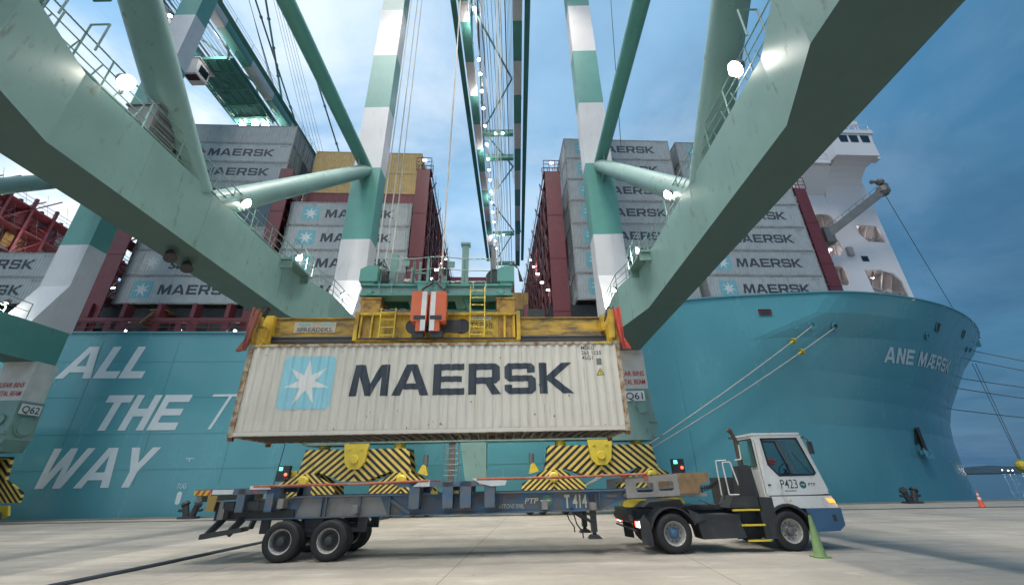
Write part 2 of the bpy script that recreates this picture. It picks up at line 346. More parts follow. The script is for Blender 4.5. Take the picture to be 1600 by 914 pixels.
def put_font(txt, h, origin, ex, ey, width=None, bold=.01, shear=0., center=False, mb=None):
    V, Fs, wd = font_loops(txt, h, bold, shear); k = (width/wd) if width else 1
    o = Vector(origin); ex = Vector(ex); ey = Vector(ey); mb = mb or MB()
    c = wd*k/2 if center else 0
    mb.add([o+ex*(v[0]*k-c)+ey*v[1] for v in V], Fs); return mb
def put_block(txt, h, origin, ex, ey, width=None, mb=None, **kw):
    gs, wd = block_text(txt, h, **kw); k = (width/wd) if width else 1
    o = Vector(origin); ex = Vector(ex); ey = Vector(ey); mb = mb or MB()
    for loops in gs:
        allp = [p for lp in loops for p in lp]
        tri = geometry.tessellate_polygon([[Vector((p[0], p[1], 0)) for p in lp] for lp in loops])
        mb.add([o+ex*(p[0]*k)+ey*p[1] for p in allp], [tuple(t) for t in tri])
    return mb
def star_loop(cx, cz, R, r, n=7, rot=pi/2):
    return [(cx+(R if i % 2 == 0 else r)*cos(rot+pi*i/n), cz+(R if i % 2 == 0 else r)*sin(rot+pi*i/n)) for i in range(2*n)]
def round_rect(x0, x1, z0, z1, r, n=5):
    P = []
    for cx, cz, a0 in ((x1-r, z1-r, 0), (x0+r, z1-r, pi/2), (x0+r, z0+r, pi), (x1-r, z0+r, 3*pi/2)):
        for i in range(n+1): a = a0+pi/2*i/n; P.append((cx+r*cos(a), cz+r*sin(a)))
    return P
def conform(o, cuts, fn, zcuts=()):
    """cut the flat lettering at the given x (and z) lines and lay it on the surface y = fn(x, z)"""
    bm = bmesh.new(); bm.from_mesh(o.data)
    xs = [v.co.x for v in bm.verts]; x0, x1 = min(xs), max(xs)
    for c in cuts:
        if x0 < c < x1:
            bmesh.ops.bisect_plane(bm, geom=bm.verts[:]+bm.edges[:]+bm.faces[:], plane_co=(c, 0, 0), plane_no=(1, 0, 0))
    for c in zcuts:
        bmesh.ops.bisect_plane(bm, geom=bm.verts[:]+bm.edges[:]+bm.faces[:], plane_co=(0, 0, c), plane_no=(0, 0, 1))
    for v in bm.verts: v.co.y = fn(v.co.x, v.co.z)
    bm.to_mesh(o.data); bm.free(); return o
def flood(parent, pos, aim, size=.30, power=900, light=True, name='floodlight', mats=None, lens='lamp', spot=radians(125)):
    """a housing with its lit lens and the light it throws"""
    pos = Vector(pos); d = (Vector(aim)-pos).normalized()
    q = d.to_track_quat('Y', 'Z').to_matrix()
    mb = MB(); s = size
    pr = [(s*.8*cos(2*pi*i_/16), s*.8*sin(2*pi*i_/16)) for i_ in range(16)]; nn_ = 16
    P = [pos+q@Vector((a*k, y, b*k)) for y, k in ((-s*.7, .55), (0, 1)) for a, b in pr]
    mb.add(P, [tuple(range(nn_))]+[(i_, (i_+1) % nn_, nn_+(i_+1) % nn_, nn_+i_) for i_ in range(nn_)])
    mb.bar(pos-Vector((0, 0, s*1.4)), pos-Vector((0, 0, s*.3)), s*.15)
    h = mb.build(name, M['steel'], parent)
    lm = MB(); lm.add([pos+q@Vector((a*.93, .012, b*.93)) for a, b in pr], [tuple(range(nn_))])
    lm.ball(pos+d*.06, s*.45, 16)
    lm.build('lens', M[lens], h)
    if light and power:
        ld = bpy.data.lights.new('flood_light', 'SPOT'); ld.energy = power*FLOOD; ld.spot_size = spot; ld.spot_blend = .9; ld.shadow_soft_size = s*1.4; ld.color = (1, .95, .86)
        lo = bpy.data.objects.new('flood_light', ld); COL.objects.link(lo); lo.parent = h; lo.location = pos+d*(s*.75)
        lo.rotation_euler = d.to_track_quat('-Z', 'Y').to_euler()
    return h
# ------------------------------------------------------------------ ground, sea, far shore
def qedge(x): return 32.85+.0585*x
def ground_mat():
    m = bpy.data.materials.new('apron_concrete'); m.use_nodes = True; n = m.node_tree.nodes; l = m.node_tree.links; b = n['Principled BSDF']
    t = n.new('ShaderNodeTexCoord')
    def noise(scale, sc, det=8, rough=.6):
        mp = n.new('ShaderNodeMapping'); mp.inputs['Scale'].default_value = sc; l.new(t.outputs['Object'], mp.inputs[0])
        q = n.new('ShaderNodeTexNoise'); q.inputs['Scale'].default_value = scale; q.inputs['Detail'].default_value = det; q.inputs['Roughness'].default_value = rough
        l.new(mp.outputs[0], q.inputs[0]); return q.outputs[0]
    def rng(s, lo, hi, a, c):
        q = n.new('ShaderNodeMapRange'); q.inputs[1].default_value = lo; q.inputs[2].default_value = hi; q.inputs[3].default_value = a; q.inputs[4].default_value = c; l.new(s, q.inputs[0]); return q.outputs[0]
    def mix(f, a, c, mode='MIX'):
        q = n.new('ShaderNodeMix'); q.data_type = 'RGBA'; q.blend_type = mode
        for i, v in ((0, f), (6, a), (7, c)):
            if isinstance(v, tuple): q.inputs[i].default_value = (*v, 1)
            elif isinstance(v, (int, float)): q.inputs[i].default_value = v
            else: l.new(v, q.inputs[i])
        return q.outputs[2]
    c = mix(rng(noise(.35, (1, 1, 1)), .35, .65, 0, 1), (.31, .275, .23), (.42, .375, .315))
    c = mix(rng(noise(.5, (.10, 1.1, 1), 9, .65), .46, .70, 0, .75), c, (.20, .185, .175))      # tyre-dark streaks along the traffic lanes
    c = mix(rng(noise(3.0, (.25, 1, 1), 6), .58, .72, 0, .55), c, (.54, .51, .46))
    c = mix(rng(noise(2.2, (1, 1, 1), 4, .5), .69, .74, 0, .7), c, (.11, .10, .09))              # oil spots
    c = mix(rng(noise(1.1, (.05, 2.6, 1), 7, .7), .52, .66, 0, .5), c, (.24, .22, .20))
    c = mix(rng(noise(.9, (1, 1, 1), 5, .6), .60, .72, 0, .45), c, (.52, .48, .42))
    # joints between the slabs
    br = n.new('ShaderNodeTexBrick'); br.offset = 0; br.inputs['Scale'].default_value = 1; br.inputs['Brick Width'].default_value = 6; br.inputs['Row Height'].default_value = 5
    br.inputs['Mortar Size'].default_value = .014; br.inputs['Color1'].default_value = (1, 1, 1, 1); br.inputs['Color2'].default_value = (.94, .94, .94, 1); br.inputs['Mortar'].default_value = (.50, .48, .45, 1)
    bm_ = n.new('ShaderNodeMapping'); bm_.inputs['Location'].default_value = (2.3, 1.2, 0); bm_.inputs['Rotation'].default_value = (0, 0, radians(3.4)); l.new(t.outputs['Object'], bm_.inputs[0]); l.new(bm_.outputs[0], br.inputs[0])
    c = mix(1.0, c, br.outputs[0], 'MULTIPLY')
    l.new(c, b.inputs['Base Color']); l.new(rng(noise(1.2, (1, 1, 1)), .3, .7, .55, .85), b.inputs['Roughness'])
    bp = n.new('ShaderNodeBump'); bp.inputs['Strength'].default_value = .25; bp.inputs['Distance'].default_value = .02; l.new(noise(22, (1, 1, 1)), bp.inputs['Height']); l.new(bp.outputs[0], b.inputs['Normal'])
    return m
g = MB(); g.add([(-1500, -600, 0), (1500, -600, 0), (1500, qedge(1500)-.45, 0), (-1500, qedge(-1500)-.45, 0)], [(0, 1, 2, 3)])
tag(g.build('quay_apron', ground_mat()), kind='structure')
k = MB()
P = [(-1500, qedge(-1500)-.45), (1500, qedge(1500)-.45), (1500, qedge(1500)), (-1500, qedge(-1500))]
k.prism(P, 'z', -6, .07)
tag(k.build('quay_kerb', mat('coping_concrete', (.22, .19, .15), .8, dirt=(.1, .08, .06), dirt_amt=.7)), kind='structure')
def seamat():
    m = mat('sea_water', (.012, .05, .075), .12, var=.3, vs=.02); n = m.node_tree.nodes; l = m.node_tree.links
    t = n.new('ShaderNodeTexCoord'); q = n.new('ShaderNodeTexNoise'); q.inputs['Scale'].default_value = .35; q.inputs['Detail'].default_value = 6; l.new(t.outputs['Object'], q.inputs[0])
    bp = n.new('ShaderNodeBump'); bp.inputs['Strength'].default_value = .5; bp.inputs['Distance'].default_value = .6; l.new(q.outputs[0], bp.inputs['Height']); l.new(bp.outputs[0], n['Principled BSDF'].inputs['Normal']); return m
s = MB(); s.add([(-9000, -800, -3), (9000, -800, -3), (9000, 9000, -3), (-9000, 9000, -3)], [(0, 1, 2, 3)])
tag(s.build('sea', seamat()), kind='structure')
hm = mat('wooded_hill', (.022, .045, .06), .9, var=.35, vs=.02)
def hill(x0, x1, y, h, seed, name='hill'):
    rr = random.Random(seed); n = 70; mb = MB(); pts = []
    ph = [rr.uniform(0, 6) for _ in range(5)]
    for i in range(n+1):
        t = i/n; e = min(1, 5*t, 5*(1-t))
        z = h*e*(.55+.2*sin(3.1*t*2+ph[0])+.13*sin(9*t+ph[1])+.05*sin(31*t+ph[2])+.03*rr.random())
        pts.append((x0+(x1-x0)*t, z))
    V = [(x, y-120, -3.2) for x, z in pts]+[(x, y, z-3) for x, z in pts]+[(x, y+300, -3.2) for x, z in pts]
    Fs = []
    for i in range(n):
        for r in (0, 1): Fs.append((r*(n+1)+i, r*(n+1)+i+1, (r+1)*(n+1)+i+1, (r+1)*(n+1)+i))
    mb.add(V, Fs); tag(mb.build(name, hm), kind='structure')
hill(1650, 4200, 2100, 62, 3); hill(-3500, 1500, 3600, 40, 5)
sh = MB(); sh.box(1500, 3600, 1700, 1712, -3, 1.5); tag(sh.build('far_shore', mat('far_quay', (.03, .05, .06), .9)), kind='structure')
rl = random.Random(11)
for i in range(16):
    x = 1785+i*21+rl.uniform(-9, 9); big = i > 7
    o = MB().ball((0, 0, 0), 1.5 if not big else 2.6, 8).build('shore_light', M['boomlamp'] if big else M['lampc'])
    o.location = (x, 1692-rl.random()*2, 6+rl.uniform(0, 5))
    # a short mast carries the lamp
    MB().tube((0, 0, -o.location.z-3), (0, 0, -1), .3, 4).build('mast', M['dark'], o)
    tag(o, '%s tiny white light from the bow along the far shore' % ('first second third fourth fifth sixth seventh eighth ninth tenth eleventh twelfth thirteenth fourteenth fifteenth sixteenth'.split()[i]), 'light', 'lights on the far shore')
# painted line and crane rail
yl = MB(); yl.add([(-200, 27.4, .004), (200, 27.4, .004), (200, 27.55, .004), (-200, 27.55, .004)], [(0, 1, 2, 3)])
tag(yl.build('painted_line', mat('yellow_line', (.50, .40, .14), .7, dirt=(.27, .25, .22), dirt_amt=.95, dlo=.40, dhi=.6, dirt_noise=5)), kind='structure')
rr_ = MB()
for y in (28.75, -1.25):
    rr_.box(-300, 300, y-.22, y+.22, .003, .012, 0); rr_.box(-300, 300, y-.04, y+.04, .012, .03, 1)
tag(rr_.build('crane_rail', [M['dark'], M['steel']]), kind='structure')

# ------------------------------------------------------------------ quay crane
BANDS = [12.5, 19.4, 26.5, 33.6, 40.7, 47.8, 54.9, 62.0]
def band_leg(s):
    """one leg with its painted bands"""
    mb = MB(); xi, xo = 8.75*s, 11.05*s; y0, y1 = 28.0, 29.55
    zs = [12.5, 15.8]+BANDS[1:]; ys = [26.7, 28]+[28]*7
    for i in range(len(zs)-1):
        za, zb = zs[i], zs[i+1]; col = 1 if (i < 2 or i % 2 == 1) else 0
        if i == 0 or i == 1: col = 1
        else: col = 0 if i % 2 == 0 else 1
        a, b = ys[i], ys[i+1]
        mb.add([(xi, a, za), (xo, a, za), (xo, y1, za), (xi, y1, za), (xi, b, zb), (xo, b, zb), (xo, y1, zb), (xi, y1, zb)],
               [(0,1,5,4),(1,2,6,5),(2,3,7,6),(3,0,4,7)]+([(4,5,6,7)] if i == len(zs)-2 else [])+([(0,3,2,1)] if i == 0 else []), col)
    return mb
def make_crane(cx, no, lamps_on, trolley_y, first):
    R = thing('quay_crane', (cx, 0, 0), 0,
              'green and white crane straddling the hanging container, legs either side of the spreader' if first else 'green and white crane further left, trolley with white cabin under its boom', 'crane', 'ship-to-shore cranes on the quay')
    for s in (-1, 1):
        band_leg(s).build('leg', [M['green'], M['cwhite']], R)
        # land-side leg behind the viewpoint
        MB().box(8.75*s, 11.05*s, -2.1, -.5, 1.2, 62).build('land_leg', M['green'], R)
        # portal beam, wider at its two ends
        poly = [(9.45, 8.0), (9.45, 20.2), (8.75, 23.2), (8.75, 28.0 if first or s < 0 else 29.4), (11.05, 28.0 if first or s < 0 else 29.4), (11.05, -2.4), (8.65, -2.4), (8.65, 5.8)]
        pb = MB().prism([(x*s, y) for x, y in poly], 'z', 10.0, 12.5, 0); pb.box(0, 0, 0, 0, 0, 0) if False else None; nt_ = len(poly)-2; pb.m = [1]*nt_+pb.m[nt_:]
        pb = pb.build('portal_beam', [M['mint'] if first else M['green'], M['undershade']], R)
        # weld seams and access hatch on the beam
        for y in (10.5, 13.4, 16.3, 19.0): MB().box(9.444*s, 9.452*s, y, y+.04, 10.02, 12.48).build('weld_seam', M['mint'], pb)
        # lower leg with its white panel and flared foot
        MB().box(8.9*s, 11.25*s, 28.02, 29.5, 7.35, 10.0).build('lower_leg', mat('portal_cream', (.58, .56, .52), .45), R)
        foot = MB(); foot.prism([(8.2*s, 4.15), (11.15*s, 4.15), (11.45*s, 4.9), (11.3*s, 7.35), (8.9*s, 7.35)], 'y', 27.95, 29.6)
        foot.box(11.0*s, 11.5*s, 27.7, 27.95, 5.2, 5.35); foot.box(11.0*s, 11.6*s, 27.6, 27.95, 4.3, 4.42)
        foot.tube((10.6*s, 27.9, 6.1), (10.6*s, 27.8, 6.1), .35, 16)
        if not first: foot.tube((11.25*s, 28.8, 5.7), (11.5*s, 28.8, 5.7), .62, 20); foot.tube((11.3*s, 28.8, 5.7), (11.56*s, 28.8, 5.7), .5, 20)
        foot.build('leg_foot', M['mint'], R)
        # notice on the white panel
        t = MB()
        t2 = MB()
        put_font('CLEAR BINS', .34, (9.15*s if s > 0 else -11.1, 28.0, 8.22), (1, 0, 0), (0, 0, 1), 1.95, .02, mb=t)
        put_font('PORTAL BEAM', .34, (9.15*s if s > 0 else -11.1, 28.0, 7.66), (1, 0, 0), (0, 0, 1), 1.95, .02, mb=t2)
        t2.build('notice_lettering', M['redp'], R)
        t.build('notice_lettering', M['redp'], R)
        # number plate
        if first:
            px = 9.55 if s > 0 else -10.9
            pl = MB().box(px, px+1.35, 27.86, 27.93, 6.55, 7.2).build('number_plate', M['reflect'], R)
            put_font(no, .46, (px+.67, 27.855, 6.65), (1, 0, 0), (0, 0, 1), 1.1, .015, center=True).build('number', M['ink'], pl)
        elif s > 0:
            pl = MB().box(11.46, 11.5, 28.05, 29.35, 6.5, 7.15).build('number_plate', M['reflect'], R)
            put_font(no, .46, (11.506, 28.7, 6.6), (0, 1, 0), (0, 0, 1), 1.1, .015, center=True).build('number', M['ink'], pl)
        # tie pipe and the two diagonals in the side frame
        MB().tube((10.0*s, 28.1, 26.5), (10.0*s, -.6, 26.7), .50, 28).build('tie_pipe', M['green'], R, smooth=True)
        MB().tube((10.0*s, 28.1, 26.3), (10.0*s, 14.0, 12.4), .55, 28).build('brace_pipe', M['mint'], R, smooth=True)
        MB().tube((10.0*s, 13.1, 12.4), (10.0*s, -.6, 26.3), .62, 28).build('brace_pipe', M['mint'], R, smooth=True)
        gs = MB(); gs.prism([(26.0, 26.9), (28.1, 27.6), (28.1, 24.4), (27.0, 24.6)], 'x', 10.0*s-.04, 10.0*s+.04); gs.build('gusset', M['mint'], R)
        # walkway railings on the portal beam
        rl_ = MB()
        e = 9.52 if True else 0
        rl_.rail([(e*s, 5.5, 12.5), (e*s, 20.5, 12.5)], 1.15, 1.45, .027, 2)
        rl_.rail([(e*s, 21.2, 12.5), (8.85*s, 23.6, 12.5), (8.85*s, 26.6, 12.5)], 1.15, 1.2, .027, 2)
        rl_.rail([(10.95*s, 3, 12.5), (10.95*s, 26.4, 12.5)], 1.15, 2.2, .027, 1)
        for y in (6.6, 7.6): rl_.path([(e*s, y, 12.5), (e*s, y, 14.0), ((e-.55)*s, y, 14.0), ((e-.55)*s, y, 12.9)], .03)
        rl_.build('walkway_railing', M['mint'], R)
        pf = MB(); pf.box(8.9*s, 9.5*s, 18.6, 20.9, 12.42, 12.55); pf.box(8.9*s, 9.45*s, 18.7, 18.8, 12.0, 12.42); pf.box(8.9*s, 9.45*s, 20.6, 20.7, 12.0, 12.42)
        pf.rail([(8.92*s, 18.6, 12.55), (8.92*s, 20.9, 12.55)], 1.1, .8, .025, 1)
        pf.build('lamp_platform', M['mint'], R)
        # ladder-like cable tray along the railing
        ct = MB()
        for i in range(20): ct.tube((9.75*s, 6+i*.75, 12.5), (9.75*s, 6.2+i*.75, 13.45), .022, 5)
        ct.bar((9.75*s, 5.5, 12.75), (9.75*s, 21, 12.75), .22, .06); ct.build('cable_tray', M['mint'], R)
        # floodlights along the inner edge
        if lamps_on or s > 0:
            for i, (y, z) in enumerate(((8.9, 13.25), (15.1, 13.3), (20.0, 13.3), (26.2, 13.8))):
                flood(R, (9.35*s, y, z), (-3*s, y+3.5, 3), (.34, .30, .28, .27)[i], (900, 900, 900, 800)[i])
            for y in (13.5, 14.35) if s < 0 and lamps_on else ():
                sp_ = MB(); sp_.tube((10.4*s, y, 9.98), (10.4*s, y, 9.85), .07, 8); sp_.tube((10.4*s, y, 9.87), (10.25*s, y-.1, 9.62), .17, 12, r2=.22)
                sp_.build('spotlight', M['dark'], R)
    # cabinets behind the left railing
    if first:
        for y in (10.4, 11.6):
            c = MB(); c.box(-10.8, -9.75, y, y+1.05, 12.5, 14.0); c.box(-10.9, -9.7, y-.05, y+1.1, 14.0, 14.08)
            for i in range(7): c.box(-9.75, -9.71, y+.12, y+.93, 12.75+i*.15, 12.82+i*.15)
            c.build('electrical_cabinet', M['steel'], R)
    # sill beam hidden mostly behind the hanging box, drum and ladder under it
    sb = MB(); sb.box(-11.0, 11.0, 28.1, 29.5, 4.25, 6.4); sb.build('sill_beam', M['mint'], R)
    if first:
        MB().prism([(-1.15, 4.2), (.5, 4.2), (.5, 1.75), (-.75, 1.75)], 'y', 28.1, 29.2).build('reel_box', M['mint'], R)
        ld = MB(); ld.box(-1.9, -1.5, 28.3, 28.4, 1.8, 4.3, 0)
        for x in (-2.15, -1.25): ld.tube((x, 28.2, 1.8), (x, 28.2, 4.4), .03, 6)
        for i in range(8): ld.tube((-2.15, 28.2, 1.95+i*.32), (-1.25, 28.2, 1.95+i*.32), .018, 5)
        ld.box(-2.3, -1.1, 27.9, 28.5, 1.75, 1.8); ld.build('access_ladder', M['steel'], R)
        tb = MB(); tb.box(.5, 1.6, 27.9, 28.6, 1.95, 2.0)
        for x in (.55, 1.55): tb.tube((x, 27.95, 1.95), (x, 27.95, 2.6), .02, 5)
        tb.build('service_step', M['mint'], R)
    # bogies
    for s in (-1, 1):
        bx = 7.65*s
        bg_ = MB()
        main = [(-3.5, 2.45), (-3.0, 2.15), (-2.35, 2.62), (-.7, 2.05), (.7, 2.05), (2.35, 2.62), (3.0, 2.15), (3.5, 2.45), (3.25, 3.9), (-3.25, 3.9)]
        be = MB().prism(main, 'y', 28.0, 28.22); be.prism(main, 'y', 29.3, 29.5)
        be.box(-3.2, 3.2, 28.2, 29.3, 3.75, 3.88)
        bo = be.build('main_equalizer', M['hazard'], R); bo.location = (bx, 0, 0)
        hb = MB(); hb.prism([(-.78, 4.2), (.78, 4.2), (.62, 3.1), (.3, 2.72), (-.3, 2.72), (-.62, 3.1)], 'y', 27.78, 27.98)
        hb.lathe([(.0, -.16), (.22, -.16), (.25, -.12), (.25, 0)], (0, 27.78, 3.28), 'y', 20); hb.box(-.5, -.3, 27.72, 27.8, 3.85, 3.95); hb.box(.3, .5, 27.72, 27.8, 3.85, 3.95)
        for x in (-2.4, 2.5): MB().tube((x, 28.7, 3.88), (x, 28.7, 4.25), .35, 14).build('swivel_post', M['yclean'], bo)
        hb.build('pivot_bracket', M['yclean'], bo)
        for q in (-1, 1):
            sx = 3.0*q
            sub = [(-2.0, 1.15), (-1.9, 1.75), (-.55, 2.5), (.55, 2.5), (1.9, 1.75), (2.0, 1.15), (.9, 1.15), (.6, 1.32), (-.6, 1.32), (-.9, 1.15)]
            se = MB().prism(sub, 'y', 27.9, 28.05); se.prism(sub, 'y', 29.35, 29.5)
            so_ = se.build('sub_equalizer', M['hazardb'], R); so_.location = (bx+sx, 0, 0)
            pv = MB(); pv.lathe([(0, -.22), (.2, -.22), (.3, -.14), (.3, 0)], (0, 27.9, 2.1), 'y', 18)
            for a in range(5): pv.ball((.16*cos(a*1.256), 27.69, 2.1+.16*sin(a*1.256)), .03, 6)
            pv.build('pivot_pin', M['yclean'], so_)
            for t_ in (-1.1, 1.1):
                tr = MB(); tr.prism([(-.8, .45), (-.55, 1.0), (.55, 1.0), (.8, .45), (.5, .28), (-.5, .28)], 'y', 28.25, 28.4); tr.prism([(-.8, .45), (-.55, 1.0), (.55, 1.0), (.8, .45), (.5, .28), (-.5, .28)], 'y', 29.1, 29.25)
                tr.box(-.35, .35, 27.95, 28.25, .75, 1.2); tr.box(-.2, .2, 27.9, 28.3, 1.2, 1.35)
                to = tr.build('wheel_truck', M['yclean'], R); to.location = (bx+sx+t_, 0, 0)
                wh = MB()
                for x in (-.4, .4): wh.lathe([(.001, -.1), (.30, -.1), (.33, -.1), (.33, .1), (.001, .1)], (x, 28.75, .36), 'y', 18)
                wh.build('wheels', M['dark'], to)
        # rail-end buffer and signal box
        bf = MB(); bf.prism([(3.85, 2.45), (4.5, 2.3), (4.35, 2.85), (4.15, 2.95)], 'y', 28.3, 28.7, 0) if s < 0 else bf.prism([(-4.5, 2.3), (-3.85, 2.45), (-4.15, 2.95), (-4.35, 2.85)], 'y', 28.3, 28.7, 0)
        x = 4.3 if s < 0 else -4.3
        bf.tube((x, 28.5, 2.85), (x, 28.5, 3.5), .16, 12, 1); b_ = bf.build('buffer', [M['yclean'], M['steel']], R); b_.location = (bx, 0, 0)
        x = -4.75 if s < 0 else 4.35
        if not first: continue
        sg = MB(); sg.box(x, x+.72, 27.9, 28.2, 2.1, 3.0); g_ = sg.build('signal_box', M['dark'], R); g_.location = (bx, 0, 0)
        MB().box(x+.1, x+.3, 27.87, 27.9, 2.72, 2.92).build('green_lamp', M['greenlamp'], g_)
        MB().ball((x+.55, 27.88, 2.5), .085, 10).build('red_lamp', M['redlamp'], g_)
        MB().box(x+.2 if s > 0 else x+.72, x+.72 if s > 0 else x+1.1, 28.2, 28.4, 2.2, 2.7).build('signal_bracket', M['yclean'], g_)
    # boom
    by = [-8, 3, 10, 17, 23.5, 29.5, 35.1, 37.9, 44.1, 50.3, 56.5, 62.8, 69.1, 75.3, 81.4, 87.6, 93.8, 102.5, 111.6]
    for s in (-1, 1):
        b = MB()
        for i in range(len(by)-1):
            b.box(3.05*s, 4.35*s, by[i], by[i+1]-.001, 61, 62.8, (i+1) % 2)
        b.build('boom_girder', [M['green'], M['cwhite']], R)
        MB().box(2.7*s, 4.8*s, 27.4, 30.4, 54.5, 60.99).build('boom_support', M['green'], R)
        wk = MB(); wk.box(4.7*s, 5.5*s, 30, 110, 62.0, 62.06)
        wk.rail([(5.5*s, 30, 62.06), (5.5*s, 110, 62.06)], 1.1, 4, .03, 1)
        wk.build('boom_walkway', M['green'], R)
    for y in (59.0, 65.5, 94, 110.6): MB().box(-2.85, 2.85, y, y+.9, 61.3, 62.2).build('cross_beam', M['green'], R)
    dg_ = MB(); yy = [36, 48, 59, 69, 80, 94, 110]
    for i in range(len(yy)-1):
        sgn = 1 if i % 2 else -1
        MB().tube((2.8*sgn, yy[i], 62), (-2.8*sgn, yy[i+1], 62), .16, 8).build('lattice_brace', M['mint'], R)
    tr_ = MB()
    for x in (-2.2, -1.5, 1.9): MB().box(x, x+.16, 25, 110, 61.6, 61.9).build('trolley_rail', M['steel'], R)
    for x in (-.9, -.5, .1, .6, 1.1, 1.35): MB().tube((x, 15, 61.9), (x, 111, 61.7), .045, 5).build('trolley_rope', M['wire'], R)
    for y in (36.2, 43.8, 46.3, 49.5, 53, 57, 61.5, 65.6, 68.8, 72, 76, 80, 83.8, 88, 97, 101):
        l_ = MB(); l_.box(-2.45, -2.05, y-.2, y+.2, 61.15, 61.35); lo = l_.build('boom_light', M['steel'], R)
        MB().ball((-2.25, y, 61.1), .24, 10).build('bulb', M['boomlamp'], lo)
    for y in (38, 50, 63, 78, 95) if first else (40, 54):
        ld = bpy.data.lights.new('boom_light_glow', 'POINT'); ld.energy = 380*FLOOD; ld.shadow_soft_size = .25; ld.color = (1, .97, .92)
        lo = bpy.data.objects.new('boom_light_glow', ld); COL.objects.link(lo); lo.parent = R; lo.location = (-2.25 if first else 1.5, y, 60.2)
    for x, y in ((-.4, 59), (.9, 59), (0, 94.2)):
        l_ = MB(); l_.box(x-.2, x+.2, y-.3, y, 61.15, 61.35); lo = l_.build('boom_light', M['steel'], R)
        MB().ball((x, y-.15, 61.1), .22, 10).build('bulb', M['boomlamp'], lo)
    # pylon and stays
    for s in (-1, 1):
        MB().bar((9.9*s, 28.7, 62), (3.0*s, 28.7, 96), 1.4, 1.4).build('pylon_leg', M['green'], R)
        for ya, r_, dx in ((53, .17, 0), (96, .17, .2)):
            st = MB()
            a = Vector((3.0*s, 28.7, 95)); b = Vector(((4.2+dx)*s, ya, 63.3)); n = 9
            for i in range(n):
                st.tube(a.lerp(b, i/n), a.lerp(b, (i+1)/n), r_, 8, i % 2)
                st.tube(a.lerp(b, (i+.97)/n), a.lerp(b, (i+1.03)/n), r_*1.7, 8, 0)
            st.build('forestay', [M['green'], M['steel']], R)
        for i in range(5): MB().tube(((2.2+i*.25)*s, 28.7, 95), ((2.2+i*.25)*s, 70+i*2, 63.2), .035, 4).build('boom_hoist_rope', M['wire'], R)
    MB().box(-3.4, 3.4, 28.0, 29.4, 94, 96).build('pylon_head', M['green'], R)
    MB().box(-11.0, 11.0, 28.1, 29.5, 58.6, 60.95).build('upper_cross_beam', M['green'], R)
    # trolley
    ty = trolley_y
    t = MB(); t.box(-2.6, 2.6, ty-6, ty+6, 59.4, 59.9); t.box(-3.6, -2.9, ty-6, ty+6, 59.5, 59.8); t.box(2.9, 3.6, ty-6, ty+6, 59.5, 59.8)
    for x in (-3.2, 3.0): t.box(x, x+.25, ty-6, ty+6, 59.1, 59.4)
    for y in (-4, -1, 2, 4.5): t.box(-3.3, 3.3, ty+y, ty+y+.3, 59.15, 59.4)
    for x in (-2, .6): t.box(x, x+1.3, ty-3, ty-.6, 59.9, 60.9); t.box(x, x+1.3, ty+1.6, ty+4, 59.9, 60.9)
    t.rail([(-3.6, ty-6, 59.9), (-3.6, ty+6, 59.9), (3.6, ty+6, 59.9), (3.6, ty-6, 59.9)], 1.1, 2, .04, 1)
    for x in (-1.9, -.6, .8, 2.0): t.box(x, x+.14, ty-5.8, ty+5.8, 59.2, 59.4)
    for x, y in ((-1.2, 0), (1.2, 2.5), (0, -2), (1.5, -3.5)): t.tube((x, ty+y, 58.9), (x, ty+y, 59.4), .4, 12)
    tro = t.build('trolley', M['green'], R)
    c = MB(); c.prism([(ty-6.2, 56.4), (ty-4.0, 56.4), (ty-4.0, 58.9), (ty-6.6, 58.9)], 'x', -3.0, -.9, 0); c.box(-3.2, -.7, ty-6.7, ty-3.4, 58.9, 59.1)
    co = c.build('operator_cabin', M['cwhite'], tro)
    wn_ = MB(); wn_.box(-2.8, -1.1, ty-5.9, ty-4.9, 56.34, 56.395); wn_.box(-.9, -.85, ty-5.9, ty-4.3, 57.0, 58.4); wn_.build('window', M['dglass'], co)
    if not first:
        for x in (-2.2, 0, 1.8):
            q = MB().box(x-.5, x+.5, ty+6, ty+6.4, 59.0, 59.4).build('trolley_floodlight', M['steel'], tro)
            MB().ball((x, ty+6.2, 58.95), .55, 12).build('lens', M['boomlamp'], q)
    return R
crane = make_crane(-2.45, 'Q61', True, 14.8, True)
crane2 = make_crane(-44.45, 'Q62', False, 47.5, False)
# unseen upper floodlights on the land-side legs, behind the viewpoint, that light the berth
for x in (-9.5, -4.5, 4.5, 9.5):
    flood(crane, (x, -2.6, 21), (x*.8, 30, 5), .45, 10500, spot=radians(110))
for x, y in ((-6.5, 6), (6.5, 6), (-6.5, 22), (6.5, 22)):  # floods high under the boom, added out of view to brighten apron and container
    flood(crane, (x, y, 57.5), (x*.6, y+2, 0),   .6, 24000, spot=radians(75))
MB().box(-11, 11, -2.2, -.6, 19.0, 21.0).build('land_cross_beam', M['green'], crane)
# ------------------------------------------------------------------ ship
SA = radians(3.43)
SO = Vector((0, 34.7, 0)); SE = Vector((cos(SA), sin(SA), 0)); SN = Vector((-sin(SA), cos(SA), 0))
def SW(u, v, z): return SO+SE*u+SN*v+Vector((0, 0, z))
def interp(x, xs, ys):
    if x <= xs[0]: return ys[0]
    for i in range(1, len(xs)):
        if x <= xs[i]: return ys[i-1]+(ys[i]-ys[i-1])*(x-xs[i-1])/(xs[i]-xs[i-1])
    return ys[-1]
ZTOP = ([-170, 3, 12.1, 17.7, 24, 32, 38.6, 44.8, 55.2, 63, 71, 77], [13.7, 13.7, 16.45, 17.07, 17.5, 17.88, 18.3, 18.8, 19.7, 20.4, 21.1, 21.7])
ZK1 = ([3, 11.6, 23.5, 29, 38.8, 51.8, 66, 73], [12.6, 15.0, 15.5, 15.75, 16.3, 17.4, 18.6, 19.2])
